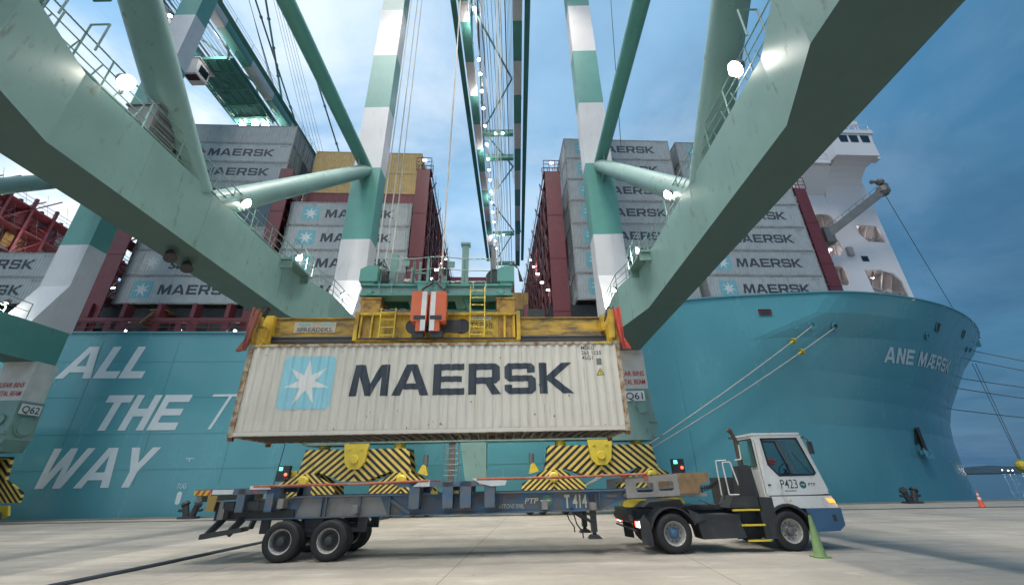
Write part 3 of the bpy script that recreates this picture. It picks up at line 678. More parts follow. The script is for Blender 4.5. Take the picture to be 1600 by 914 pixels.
ZK2 = ([3, 24, 28.8, 39.5, 60, 71], [11.0, 13.3, 13.6, 14.4, 15.9, 16.6])
HB = 26.5
#       z(u)                       us  ue   p
ROWS = [(lambda u: -5.0, 13, 65.3, 1.72), (lambda u: 0.0, 13, 65.1, 1.72), (lambda u: 3.2, 13.5, 65.05, 1.72), (lambda u: 6.0, 14.2, 65.2, 1.73), (lambda u: 8.4, 15.6, 65.8, 1.74), (lambda u: 10.6, 17.6, 67.0, 1.75),
        (lambda u: interp(u, *ZK2), 21, 72, 1.75), (lambda u: interp(u, *ZK1), 28, 75, 1.5), (lambda u: interp(u, *ZTOP), 30, 77, 1.53)]
def row_v(k, u):
    _, us, ue, p = ROWS[k]
    t = min(1, max(0, (u-us)/(ue-us))); return HB*t**p
def hull_v(u, z):
    zs = [r[0](u) for r in ROWS]; vs = [row_v(k, u) for k in range(len(ROWS))]
    return interp(z, zs, vs)
def hull_mesh():
    mb = MB(); st = [-170, -120, -80, -60, -45, -30, -20, -12, -6, 0, 3, 6]; nb = 44
    grid = []
    for k, (zf, us, ue, p) in enumerate(ROWS):
        line = [(u, 0.0, zf(u)) for u in st]
        for i in range(1, nb+1):
            t = i/nb; t = t*(1.25-.25*t) if False else t
            u = 6+(us-6)*min(1, i/6) if i <= 6 else us+(ue-us)*((i-6)/(nb-6))
            line.append((u, row_v(k, u), zf(u)))
        grid.append(line)
    n = len(grid[0])
    for side in (0, 1):
        P = [(u, v if side == 0 else 2*HB-v, z) for ln in grid for u, v, z in ln]
        Fs = [(k*n+i, k*n+i+1, (k+1)*n+i+1, (k+1)*n+i) for k in range(len(grid)-1) for i in range(n-1)]
        mb.add(P, Fs)
    # stern plate and the inner side of the bulwark
    top = grid[-1]
    inner = [(u-.15*(i > n-10), min(max(v, hull_v(u, z-1.3) if u < 70 else HB)+.3, HB), z-1.3) for i, (u, v, z) in enumerate(top)]
    for side in (0, 1):
        f = (lambda q: q) if side == 0 else (lambda q: (q[0], 2*HB-q[1], q[2]))
        mb.add([f(q) for q in top]+[f((u, min(v+.22, HB), z)) for u, v, z in top]+[f(q) for q in inner], [(r*n+i, r*n+i+1, (r+1)*n+i+1, (r+1)*n+i) for r in (0, 1) for i in range(n-1)])
    mb.add([(-170, 0, -5), (-170, 2*HB, -5), (-170, 2*HB, 13.7), (-170, 0, 13.7)], [(0, 1, 2, 3)])
    return mb, grid
SHIP = thing('container_ship', SO, SA, 'huge light blue container ship moored along the quay, white lettering on its side', 'ship')
hmesh, hgrid = hull_mesh()
hull = hmesh.build('hull', M['hull'], SHIP, smooth=False)
smooth_angle(hull.data, 4.5)
dk = MB()
dl = [(u, min(HB-.1, hull_v(u, z-1.3)+.15), z) for u, v, z in hgrid[-1] if u < 70]
for a, b in zip(dl, dl[1:]):
    dk.add([(a[0], a[1]+.1, a[2]-1.3), (b[0], b[1]+.1, b[2]-1.3), (b[0], 2*HB-b[1]-.1, b[2]-1.3), (a[0], 2*HB-a[1]-.1, a[2]-1.3)], [(0, 1, 2, 3)])
dk.build('deck', M['maroon'], SHIP)
# gunwale pipe and weld lines of the plating
gw = MB(); tp = hgrid[-1]
for a, b in zip(tp, tp[1:]): gw.bar((a[0], a[1]-.03, a[2]), (b[0], b[1]-.03, b[2]), .22, .12)
gw.build('gunwale', M['hull'], SHIP)
wl = MB()
for z in (11.2, 8.35, 5.6, 3.1): wl.box(-60, 8, -.012, .0, z, z+.03)
wl.build('weld_line', M['seam'], hull)
kn = MB()
for u in range(-58, 20, 6): kn.box(u, u+.035, -.012, 0, 2, 13)
kn.build('plate_seam', M['seam'], hull)
# side lettering
def ship_word(txt, h, u0, z0, width, ext=True, **kw):
    if ext: g_, wd_ = block_text(txt, h, shear=.30, **kw); width = width*wd_/(wd_+.30*h)
    return put_block(txt, h, (u0, -.025, z0), (1, 0, 0), (0, 0, 1), width, shear=.30, **kw).build('side_lettering', M['hwhite'], SHIP)
ship_word('ALL', 2.62, -36.6, 9.87, 6.6, False, gap=.06)
ship_word('THE', 2.66, -32.55, 5.88, 6.95, gap=.12)
ship_word('t', 2.66, -25.1, 5.9, 2.8, False)
ship_word('O', 2.66, -19, 5.9, 2.2) if False else None
ship_word('WAY', 2.72, -35.1, 1.93, 8.3, gap=.04)
tg = MB(); tg.sheet([round_rect(-24.7, -24.35, .75, 1.6, .17)], 'y', -.02); tg.build('tug_bollard_symbol', M['hwhite'], SHIP)
tg = MB(); tg.sheet([[(-24.8, 3.85), (-24.2, 3.85), (-24.2, 3.80), (-24.48, 3.80), (-24.48, 3.6), (-24.54, 3.6), (-24.54, 3.80), (-24.8, 3.80)]], 'y', -.02); tg.build('draught_tick', M['hwhite'], SHIP)
tg = MB(); put_font('TUG', .36, (-24.85, -.02, 1.8), (1, 0, 0), (0, 0, 1), .66, 0, .25, mb=tg)
tg.build('tug_lettering', M['hwhite'], SHIP)
def find_on_hull(px, py):
    """u,z on the hull seen along the direction through (px,py); used once to place fittings"""
    d = fwd+rgt*((px-800)/F_PX)-upv*((py-457)/F_PX); best = None
    for i in range(300, 1100):
        q = Vector((0, 0, 1.9))+d*(i*.1); r = q-SO; u, v, z = r.dot(SE), r.dot(SN), r.z
        if v > -2 and 2 < z < 22 and u < 76:
            e = abs(v-hull_v(u, z))
            if best is None or e < best[0]: best = (e, u, z)
    return best[1], best[2]
NAME0, NAME1 = find_on_hull(1380, 566), find_on_hull(1481, 584)
print('NAME', NAME0, NAME1)
# name on the flared bow
NU, NZ = NAME0; NW = NAME1[0]-NU; NS = (NAME1[1]-NZ)/NW
nm = put_block('ANE MÆRSK', 1.45, (0, 0, 0), (1, 0, 0), (0, 0, 1), NW, shear=.2, gap=.16)
nmo = nm.build('bow_name', M['hwhite'], SHIP)
bm = bmesh.new(); bm.from_mesh(nmo.data)
for c in [i*.4 for i in range(1, 40)]: bmesh.ops.bisect_plane(bm, geom=bm.verts[:]+bm.edges[:]+bm.faces[:], plane_co=(c, 0, 0), plane_no=(1, 0, 0))
for v in bm.verts:
    u = NU+v.co.x; z = NZ+v.co.z+NS*v.co.x; v.co = Vector((u+.02, hull_v(u, z)-.05, z))
bm.to_mesh(nmo.data); bm.free()
# fairleads and mooring openings
def on_hull(u, z, d=0.): return Vector((u, hull_v(u, z)-d, z))
def hull_frame(u, z):
    p = on_hull(u, z); a = (on_hull(u+.3, z)-on_hull(u-.3, z)).normalized(); b = (on_hull(u, z+.3)-on_hull(u, z-.3)).normalized()
    nn = a.cross(b).normalized()
    if nn.y > 0: nn = -nn
    return p, a, b, nn
FIT = {'f1': (29.15, 15.17), 'f2': (31.0, 15.1), 'f0': (27.3, 15.2)}
def ring_hole(u, z, r):
    p, a, b, nn = hull_frame(u, z); mb = MB(); n = 18
    P = []
    for rr, dd in ((r, .03), (r*1.0, .14), (r*.62, .14), (r*.55, -.1)):
        P += [p+nn*dd+(a*cos(2*pi*i/n)+b*sin(2*pi*i/n))*rr for i in range(n)]
    mb.add(P, [(k*n+i, k*n+(i+1) % n, (k+1)*n+(i+1) % n, (k+1)*n+i) for k in range(3) for i in range(n)], 0)
    mb.add([p+nn*.02+(a*cos(2*pi*i/n)+b*sin(2*pi*i/n))*r*.6 for i in range(n)], [tuple(range(n))], 1)
    return mb.build('fairlead', [M['hull'], M['dark']], SHIP)
def square_hole(u, z, w_, h_):
    p, a, b, nn = hull_frame(u, z); mb = MB()
    R = round_rect(-w_/2, w_/2, -h_/2, h_/2, h_*.22); n = len(R)
    mb.add([p+nn*.05+a*x+b*y for x, y in R]+[p+nn*.09+a*x*.88+b*y*.84 for x, y in R]+[p+nn*.02+a*x*.86+b*y*.82 for x, y in R], [(k*n+i, k*n+(i+1) % n, (k+1)*n+(i+1) % n, (k+1)*n+i) for k in (0, 1) for i in range(n)], 0)
    mb.add([p+nn*.03+a*x*.86+b*y*.82 for x, y in R], [tuple(range(n))], 1)
    mb.add([p+nn*.04+a*x*.5+b*(y*.6)-b*h_*.12 for x, y in R], [tuple(range(n))], 2)
    return mb.build('mooring_opening', [M['hull'], M['maroon'], M['dark']], SHIP)
for px, py in ((1240, 508), (1268, 508), (1304, 510)): ring_hole(*find_on_hull(px, py), .42)
for px, py in ((1448, 525), (1510, 545), (1516, 546)): ring_hole(*find_on_hull(px, py), .42)
square_hole(*find_on_hull(1195, 488), 1.5, .75)
square_hole(*find_on_hull(1465, 511), 1.5, 1.15); square_hole(*find_on_hull(1505, 522), 1.7, 1.15)
# anchor in its pocket
au, az = find_on_hull(1432, 682); p, a, b, nn = hull_frame(au, az)
ap = MB(); ap.add([p+nn*.06+a*x+b*y for x, y in ((-1.3, -.8), (.2, 1.5), (1.9, 1.4), (.2, -.7))], [(0, 1, 2, 3)], 1)
q0, q1 = p+nn*.35-b*1.6, p+nn*.2+b*.7
ap.bar(q0, q1, .35, .3, 1); ap.add([q0+a*x+b*y+nn*d for x, y, d in ((-1.5, .1, .2), (-1.0, .5, .1), (-.2, .1, .3), (.2, .1, .3), (1.0, .5, .1), (1.5, .1, .2), (1.3, -.5, .3), (-1.3, -.5, .3))], [(0, 1, 2, 3, 4, 5, 6, 7)], 0)
ap.bar(q0-a*1.1, q0+a*1.1, .4, .4, 0)
ap.build('anchor', [M['hull'], M['dark']], SHIP)
# deck-side gallery and hatch coaming below the boxes
ga = MB()
for u in [x*2.9-60 for x in range(23)]:
    if u < 3: ga.box(u, u+.5, .35, .6, 12.9, 15.2, 0); ga.box(u, u+.35, .3, 1.2, 15.2, 16.5, 0)
ga.box(-60, 3, .3, .42, 14.75, 15.15, 0); ga.box(-60, 3, .3, .42, 12.6, 13.9, 0); ga.box(-60, 3, 1.3, 50, 12.6, 14.5, 1); ga.box(-60, 3, 2.0, 50, 14.5, 16.75, 1)
for u in [x*5.8-58 for x in range(10)]:
    ga.plate([round_rect(u, u+1.8, 13.6, 15.1, .2), round_rect(u+.5, u+1.3, 14.0, 14.8, .25)], 'y', .28, .34, 0)
ga.rail([(-60, .1, 13.9), (3, .1, 13.9)], 1.0, 1.6, .03, 2, 0)
ga.build('deck_gallery', [M['maroon'], M['dark']], SHIP)
ga2 = MB(); ga2.box(3.5, 31, 2.0, 50, 14.5, 17.2, 0); ga2.build('hatch_coaming', M['dark'], SHIP)
for u in (-33.6, -24.4, -29, -14):
    l_ = MB().box(u-.15, u+.15, 1.1, 1.3, 14.2, 14.35).build('deck_light', M['steel'], SHIP); MB().ball((u, 1.05, 14.2), .13, 8).build('bulb', M['lampc'], l_)
fw = MB().bar((-31.8, .8, 14.6), (-31.0, .8, 15.6), 1.5, .1).box(-31.9, -30.5, .7, 2, 16, 16.1).build('raft_cradle', M['tbrown'], SHIP)
# lashing bridges
def lash(u0, u1, z1, vis=40, cage=True, zb=14.0, v0=.6, solid=True):
    mb = MB()
    if solid: mb.box(u0, u1, v0, v0+.12, zb, z1, 0)
    else:
        for u in (u0+.2, u1-.2): mb.bar((u, v0+.1, zb), (u, v0+.1, z1), .4, .3, 0)
        for k_ in range(int((z1-17)/2.87)+1): mb.bar((u0, v0+.1, 17.2+2.87*k_), (u1, v0+.1, 17.2+2.87*k_), .3, .3, 0); mb.bar((u0+.2, v0+.1, 17.2+2.87*k_), (u1-.2, v0+.1, 19.8+2.87*k_), .14, .14, 0)
                                      # solid outer end plate
    for z in (zb+2, 21.5, 26.5): 
        if z < z1: mb.box(u0-.03, u1+.03, v0-.03, v0+.15, z, z+.12, 0)
    um = (u0+u1)/2
    for i in range(int(vis/2.5)):
        v = v0+2.5*(i+1)
        for u in (u0+.1, u1-.1): mb.bar((u, v, zb), (u, v, z1-.6), .28, .28, 0)
        mb.box(u0, u1, v-.06, v+.06, zb, z1-2.8, 0) if i % 4 == 3 else None
    z = 17.2; k = 0
    while z < z1-.5:
        mb.box(u0+.02, u1-.02, v0+.1, v0+vis, z, z+.14, 0)
        for u in (u0-.02, u1+.02):
            mb.tube((u, v0+.2, z+1.05), (u, v0+vis, z+1.05), .035, 4, 0); mb.tube((u, v0+.2, z+.6), (u, v0+vis, z+.6), .03, 4, 0)
        for i in range(int(vis/2.5)):
            v = v0+2.5*i
            if (i+k) % 2 == 0:
                for u in (u0+.05, u1-.05): mb.bar((u, v+.1, z), (u, v+2.4, z+2.7), .12, .12, 0)
            mb.tube((u0-.12, v+.6, z-.2), (u0-.12, v+1.6, z+2.3), .02, 4, 1); mb.tube((u1+.12, v+1.6, z-.2), (u1+.12, v+.6, z+2.3), .02, 4, 1)
        z += 2.87; k += 1
    if cage:
        mb.rail([(u0-.1, v0, z1), (u1+.1, v0, z1)], 1.5, .7, .045, 2, 0); mb.rail([(u0-.1, v0+1.2, z1), (u1+.1, v0+1.2, z1)], 1.5, .7, .045, 2, 0)
        mb.box(u0-.1, u1+.1, v0, v0+1.3, z1-.05, z1, 0)
    lb = mb.build('lashing_bridge', [M['maroon'], M['steel']], SHIP)
    rl = random.Random(int(u0*10))
    pts = []
    for j in range(9):
        zz_ = 18.9+2.87*(j % 5); v = v0+1.5+j*3.6+rl.random()
        for u in (u0-.05, u1+.05): pts.append((u, v, zz_))
    if cage: pts.append((um, v0+.2, z1+1.3))
    for p_ in pts:
        l_ = MB().box(p_[0]-.22, p_[0]+.22, p_[1]-.12, p_[1]+.12, p_[2]+.08, p_[2]+.16).build('work_light', M['steel'], lb)
        MB().box(p_[0]-.2, p_[0]+.2, p_[1]-.1, p_[1]+.1, p_[2], p_[2]+.08).build('tube_lamp', M['lampc'], l_)
    return lb
lash(-57.2, -55.2, 33.5, 46, False); lash(-37.4, -35.9, 30.5, 40, False)
lash(-23.9, -22.6, 31.8, 46, False); lash(-9.95, -8.6, 32.1, 48); lash(3.6, 5.2, 32.1, 48); lash(31.45, 32.75, 31.0, 30, True, 17.0, 1.3)
for u, v, z, pw in ((-52, 8, 27, 600), (-50, 20, 25, 500), (-9, 12, 26, 300), (4, 12, 26, 300), (-23.2, 8, 30, 400), (33.6, 6, 26, 350)):
    ld = bpy.data.lights.new('work_light_glow', 'POINT'); ld.energy = pw; ld.shadow_soft_size = .3; ld.color = (1, .96, .92)
    lo = bpy.data.objects.new('work_light_glow', ld); COL.objects.link(lo); lo.parent = SHIP; lo.location = (u, v, z)
# superstructure: side wall with its openings, rooms behind, bridge wing
HU0, HU1, HV = 33.2, 42.0, 3.2
wall = [[(HU0, 18.0), (HU1, 18.35), (HU1, 33.2), (HU1-.4, 34.6), (HU0, 34.6)]]
holes = [[(37.75, 21.9), (37.9, 18.9), (38.6, 18.7), (41.5, 18.7), (41.5, 20.6), (40.9, 21.5), (39.6, 21.9)][::-1],
         [(38.9, 27.6), (38.9, 26.4), (39.6, 25.4), (41.6, 25.3), (41.4, 27.4)][::-1],
         round_rect(34.2, 36.6, 26.6, 29.0, .8), round_rect(34.2, 36.2, 23.6, 25.9, .7), round_rect(34.4, 35.7, 20.0, 22.4, .6)]
sw = MB(); sw.plate(wall+holes, 'y', HV, HV+.18)
sw.box(HU0, HU1, 50, 50.2, 14.5, 35); sw.box(HU1-.15, HU1, HV+.19, 50, 18.4, 34.5); sw.box(HU0, HU0+.15, HV+.19, 50, 18.4, 34.5); sw.box(HU0, HU1-.2, HV+.19, 50, 34.5, 34.62)
dh = sw.build('deckhouse', M['super'], SHIP)
rm = MB()
for x0, x1, z0, z1 in ((37.2, 41.8, 18.3, 22.4), (38.4, 41.8, 24.9, 28.2), (33.6, 37.0, 19.6, 30.0)):
    rm.box(x0, x1, HV+2.6, HV+2.7, z0, z1); rm.box(x0, x1, HV+.2, HV+2.6, z0-.08, z0); rm.box(x0, x1, HV+.2, HV+2.6, z1, z1+.08)
    rm.box(x0-.05, x0, HV+.2, HV+2.6, z0, z1); rm.box(x1, x1+.05, HV+.2, HV+2.6, z0, z1)
    zz_ = z0+1.1; rm.tube((x0, HV+.35, zz_), (x1, HV+.35, zz_), .04, 5); rm.tube((x0, HV+.35, zz_-.5), (x1, HV+.35, zz_-.5), .035, 5)
    for i in range(4): x = x0+(x1-x0)*(i+.5)/4; rm.tube((x, HV+.35, z0), (x, HV+.35, zz_), .035, 5); rm.bar((x, HV+2.4, z0), (x+.6, HV+.8, z1-.3), .12)
rm.box(33.6, 37.0, HV+.2, HV+2.6, 22.9, 23.05); rm.box(33.6, 37.0, HV+.2, HV+2.6, 26.2, 26.3)
rm.tube((38.2, HV+.6, 20.1), (41.2, HV+.9, 19.4), .12, 8); rm.tube((38.6, HV+.5, 19.2), (40.6, HV+.9, 20.0), .08, 8); rm.ball((40.4, HV+.8, 19.6), .3, 8)
rm.build('open_deck', M['pink'], dh)
for u, v, z in ((35.3, HV+1.5, 28), (36, HV+1.2, 24.8), (39.8, HV+1.4, 21.4), (40.2, HV+1.4, 27.6), (35, HV+1.3, 21.8)):
    ld = bpy.data.lights.new('deck_lamp', 'POINT'); ld.energy = 22; ld.shadow_soft_size = .15; lo = bpy.data.objects.new('deck_lamp', ld); COL.objects.link(lo); lo.parent = SHIP; lo.location = (u, v, z)
    MB().ball((u, v, z+.22), .12, 8).build('deck_lamp_bulb', M['lampc'], dh)
MB().box(38.0, 38.75, HV-.03, HV-.005, 22.9, 23.55).build('porthole', M['dglass'], dh)
ln_ = MB(); ln_.box(36.5, 37.1, HV-.35, HV, 23.5, 24.5); ln_.box(36.6, 37.0, HV-.4, HV-.35, 23.6, 23.9); ln_.build('side_light', M['pink'], dh)
# wing bracket: concave underside
br = []
for i in range(9):
    a = i/8*pi/2; br.append((3.2-3.4*(1-cos(a)), 30.2+4.2*sin(a)))
br = br+[(-.2, 34.4), (3.2, 34.4)]
wg = MB(); wg.prism([(v, z) for v, z in br], 'x', 36.6, 40.9)
wg.box(36.3, 41.3, -.4, 50, 34.4, 36.0); wg.prism([(33.4, 34.1), (36.3, 34.1), (36.3, 34.4), (33.4, 34.4)], 'y', .6, 50); wg.prism([(3.19, 31.6), (3.19, 34.09), (1.0, 34.09)], 'x', 33.5, 36.58)
wg.box(41.29, 42.1, .3, 1.0, 34.6, 35.2)
wgo = wg.build('bridge_wing', M['super'], SHIP)
wh = MB()
wh.prism([(37.0, 36.0), (41.3, 36.0), (41.5, 37.6), (36.8, 37.6)], 'y', -.35, 50); wh.box(36.6, 41.7, -.5, 50, 37.6, 38.1)
who = wh.build('wheelhouse', M['super'], SHIP)
wi = MB()
for a in (37.3, 38.55, 39.9): wi.prism([(a+.15, 36.35), (a+1.05, 36.35), (a+1.15, 37.35), (a+.1, 37.35)], 'y', -.39, -.36)
wi.build('wheelhouse_window', M['dglass'], who)
MB().rail([(33.5, .7, 34.4), (36.3, .7, 34.4)], 1.2, .8, .05, 2).build('wing_railing', M['super'], wgo)
rw = MB(); rw.rail([(36.7, -.3, 38.1), (41.6, -.3, 38.1)], .9, 1.1, .04, 1); rw.tube((40.9, .4, 38.1), (40.8, .4, 39.9), .07, 6); rw.box(40.4, 41.2, .2, .6, 39.7, 40.2); rw.tube((38.4, 1, 38.1), (38.4, 1, 39.4), .04, 5); rw.build('wing_railing', M['super'], wgo)
# jib crane beside the deckhouse
jb = MB(); A_, B_ = Vector((33.9, 1.9, 25.4)), Vector((40.3, .1, 29.9))
jb.bar(A_, B_, .5, .8); 
for i in range(8): q = A_.lerp(B_, (i+.5)/8); jb.tube(q+Vector((0, 0, .3)), q+Vector((-.1, 0, .85)), .03, 5)
jb.tube(A_+Vector((0, 0, .9)), B_+Vector((0, 0, .9)), .03, 5)
jb.ball(B_, .65, 10); jb.bar(B_, B_+Vector((.5, 0, .9)), .5, .5); jb.ball(B_+Vector((.1, 0, 1.2)), .42, 8); jb.ball(B_+Vector((-.8, 0, 1.2)), .25, 8); jb.tube(B_+Vector((.1, 0, 1.2)), B_+Vector((-.8, 0, 1.2)), .13, 6)
jb.box(33.4, 34.4, 1.6, 3.2, 24.4, 26.2); jb.build('jib_crane', M['steel'], SHIP)

# ------------------------------------------------------------------ containers
PITCH = .2792
def corr(x):
    t = ((x+6.095) % PITCH)/PITCH
    if t < .27: return 0.
    if t < .5: return .036*(t-.27)/.23
    if t < .77: return .036
    return .036*(1-(t-.77)/.23)
def corr_cuts(x0=-5.95, x1=5.95):
    xs = []; k = 0
    while True:
        b = -6.095+k*PITCH
        if b > x1: break
        for t in (0, .27, .5, .77):
            x = b+t*PITCH
            if x0 < x < x1: xs.append(x)
        k += 1
    return xs
CX_ = [-5.95]+corr_cuts()+[5.95]
def container_parts(h, hero=False, doors_at=1):
    p = {}
    b = MB()
    for side in (0, 1):
        P = []
        for x in CX_:
            y = .012+corr(x); y = y if side == 0 else 2.44-y
            P += [(x, y, .16), (x, y, h-.11)]
        b.add(P, [(2*i, 2*i+2, 2*i+3, 2*i+1) for i in range(len(CX_)-1)])
    b.add([(-6, .05, h-.04), (6, .05, h-.04), (6, 2.39, h-.04), (-6, 2.39, h-.04)], [(0, 1, 2, 3)])
    # ends: one corrugated, one with doors
    ys = [.12+2.2*i/22 for i in range(23)]; P = []
    for i, y in enumerate(ys): xx = -6.06+(.03 if (i//1) % 4 in (1, 2) else 0); P += [(xx, y, .16), (xx, y, h-.11)]
    b.add(P, [(2*i, 2*i+2, 2*i+3, 2*i+1) for i in range(22)])
    P = []
    for i, y in enumerate(ys): xx = 6.03-(.02 if i % 4 in (1, 2) else 0); P += [(xx, y, .16), (xx, y, h-.11)]
    b.add(P, [(2*i, 2*i+2, 2*i+3, 2*i+1) for i in range(22)])
    p['body'] = b
    f = MB()
    for x in (-6.095, 5.945):
        for y in (0, 2.29): f.box(x, x+.15, y, y+.15, .118, h-.118)
        f.box(x, x+.15, .15, 2.29, 0.01, .16); f.box(x, x+.15, .15, 2.29, h-.12, h-.01)
        for y in (-.003, 2.263):
            for z in (0, h-.118): f.box(x-.004, x+.154, y, y+.18, z, z+.118)
    for y in (0, 2.36): f.box(-5.94, 5.94, y, y+.08, .02, .158); f.box(-5.94, 5.94, y+.0, y+.07, h-.108, h-.012)
    for y in (.55, .95, 1.5, 1.9): f.tube((6.08, y, .15), (6.08, y, h-.15), .022, 6)
    f.box(6.02, 6.06, 1.19, 1.25, .16, h-.12)
    p['frame'] = f
    u = MB(); n = 40 if hero else 14
    for i in range(n): x = -5.8+11.6*i/(n-1); u.box(x-.03, x+.03, .08, 2.36, .02, .14)
    u.add([(-5.94, .08, .15), (5.94, .08, .15), (5.94, 2.36, .15), (-5.94, 2.36, .15)], [(0, 1, 2, 3)])
    p['underfloor'] = u
    return p
def side_fn(x, z): return .012+corr(x)-.006
def side_fn2(x, z): return .012+corr(x)-.011
def lettering(kind, h):
    """(name, mesh builder, material) parts laid on the corrugated side"""
    zc = .16+(h-.27)*.50; out = []
    if kind == 'logo_full':
        q = MB(); q.sheet([round_rect(-4.85, -3.1, zc-.86, zc+.86, .2)], 'y', 0); out.append(('logo_panel', q, 'logo', side_fn))
        q = MB(); q.sheet([star_loop(-3.975, zc, .74, .27)], 'y', 0); out.append(('logo_star', q, 'logow', side_fn2))
        out.append(('brand_lettering', put_block('MAERSK', .98, (-2.55, 0, zc-.49), (1, 0, 0), (0, 0, 1), 6.9), 'ink', side_fn))
        m_ = MB(); put_font('MSKU 265 1225', .11, (4.75, 0, h-.42), (1, 0, 0), (0, 0, 1), .85, 0, mb=m_); m_.sheet([round_rect(4.1, 4.9, .4, .8, .03)], 'y', 0) if False else None
        out.append(('number_marking', m_, 'ink', side_fn))
    if kind == 'sealand':
        q = MB(); q.sheet([round_rect(-4.85, -3.1, zc-.86, zc+.86, .2)], 'y', 0); out.append(('logo_panel', q, 'grey2', side_fn))
        q = MB(); q.sheet([star_loop(-3.975, zc, .74, .27)], 'y', 0); out.append(('logo_star', q, 'logow', side_fn2))
        out.append(('brand_lettering', put_font('SEALAND', .72, (-2.35, 0, zc-.62), (1, 0, 0), (0, 0, 1), 6.0, .05, .15), 'ink', side_fn))
    return out
M['grey2'] = mat('container_panel_grey', (.40, .43, .43), .5)
PROTO = {}
def get_container(kind, h):
    key = (kind, h)
    if key in PROTO: return [c for c in PROTO[key]]
    bm_ = {'logo_full': 'grey', 'sealand': 'grey', 'plain': 'grey', 'red': 'cred', 'tan': 'ctan', 'blue': 'cblue'}[kind]
    fm = {'grey': 'cframe', 'cred': 'cred', 'ctan': 'ctan', 'cblue': 'cblue'}[bm_]
    pk = ('parts', bm_, h)
    if pk not in PROTO:
        pp = container_parts(h); L_ = []
        for nm_, mk in (('body', bm_), ('frame', fm), ('underfloor', 'under')):
            o = pp[nm_].build(nm_, M[mk]); COL.objects.unlink(o); L_.append(o)
        PROTO[pk] = L_
    parts = list(PROTO[pk])
    for nm_, q, mk, fn in lettering(kind, h):
        o = q.build(nm_, M[mk]); conform(o, CX_, fn); COL.objects.unlink(o); parts.append(o)
    PROTO[key] = parts
    return parts
def put_container(kind, h, u, v, z, label, group):
    r = thing('shipping_container', SW(u, v, z), SA, label, 'container', group)
    for o in get_container(kind, h):
        c = o.copy(); COL.objects.link(c); c.parent = r
    return r
ORD = ['lowest', 'second', 'third', 'fourth', 'fifth', 'sixth', 'seventh', 'eighth']
ROWN = ['outermost row', 'second row inboard', 'third row inboard', 'fourth row inboard']
def stack(uc, z0, heights, kinds, row, place, group, skip=0):
    z = z0
    for i, (h, k) in enumerate(zip(heights, kinds)):
        col = {'logo_full': 'grey lettered', 'sealand': 'grey star-marked', 'plain': 'plain grey', 'red': 'dark red', 'tan': 'tan', 'blue': 'blue grey'}[k]
        if i >= skip and k:
            put_container(k, h, uc, 1.4+2.5*row, z, f'{col} container, {ORD[i]} tier up, {ROWN[row]} {place}', group)
        z += h
HC, ST = 2.9, 2.62
G = 'containers stacked on the ship'
F_ = 'logo_full'
stack(-48.5, 16.85, [2.65, 2.55], [F_, F_], 0, 'at far left beyond the leftmost leg', G)
ROWN += ['%s row inboard' % q for q in ('fifth', 'sixth', 'seventh', 'eighth', 'ninth')]
for r_ in (1, 2, 3, 4): stack(-48.5, 16.85, [2.65, 2.55], [['plain', 'red'], ['blue', 'plain'], ['plain', 'plain'], ['red', 'tan']][r_-1], r_, 'at far left beyond the leftmost leg', G)
rk = random.Random(21)
for r_ in range(0, 9): stack(-64.0, 16.85, [2.65]*6, [F_ if r_ == 0 else rk.choice(['plain', 'plain', 'tan', 'plain', 'red', 'blue']) for _ in range(6)], r_, 'behind the leftmost lashing bridge', G, 1)
h2 = [2.85, 2.75, 2.75, 2.75, 2.7, 2.6, 2.6, 2.6]
stack(-29.9, 16.87, h2, [F_, 'sealand', F_, 'blue', F_, F_, F_, 'plain'], 0, 'in the tall stack left of centre', G)
stack(-29.9, 16.87, h2, ['plain', 'red', 'blue', 'plain', 'blue', 'plain', 'blue', 'plain'], 1, 'in the tall stack left of centre', G)
stack(-29.9, 16.87, h2[:8], ['plain', 'blue', 'red', 'plain', 'plain', 'blue', 'plain', 'blue'], 2, 'in the tall stack left of centre', G, 3)
h3 = [2.87, 2.83, 2.83, 2.83]
stack(-16.35, 16.9, h3, [F_]*4, 0, 'in the stack behind left banded leg', G)
h3b = [2.95]*7
stack(-16.35, 16.6, h3b, ['plain', 'plain', 'red', 'plain', 'red', 'tan', 'tan'], 1, 'in the stack behind left banded leg', G)
stack(-16.35, 16.6, h3b, ['plain', 'plain', 'red', 'plain', 'red', 'tan', 'tan'], 2, 'in the stack behind left banded leg', G, 3)
h4 = [2.88]*7
for r_ in range(3): stack(12.2, 17.45, h4, [F_]*7 if r_ == 0 else (['plain', 'blue', 'red', 'plain', 'blue', 'plain', 'plain'] if r_ == 1 else ['plain']*7), r_, 'in the stack behind right banded leg', G, 0 if r_ < 2 else 4)
h5 = [2.88]*7
for r_ in range(2): stack(25.2, 17.3, h5, [F_]*7 if r_ == 0 else ['red', 'plain', 'blue', 'plain', 'plain', 'red', 'plain'], r_, 'in the stack nearest the white deckhouse', G)
for i, (k, z) in enumerate((('red', 25.3), ('tan', 22.4), ('red', 19.5))):
    pass
zz_ = 17.9
for i, k in enumerate(('red', 'red', 'tan')):
    put_container(k, 2.9, -2.9, 20, zz_+2.9*i, f'{ {"blue": "blue grey", "red": "dark red", "tan": "tan"}[k]} container, {ORD[i]} tier up, deep in the open bay behind the spreader', G)
for i, k in enumerate(('blue', 'tan', 'red', 'tan', 'red', 'red')):
    put_container(k, 2.9, -4.2, 30, 16.6+2.9*i, f'{ {"blue": "blue grey", "red": "dark red", "tan": "tan"}[k]} container, {ORD[i]} tier up, rear stack in the open bay behind the spreader', G)
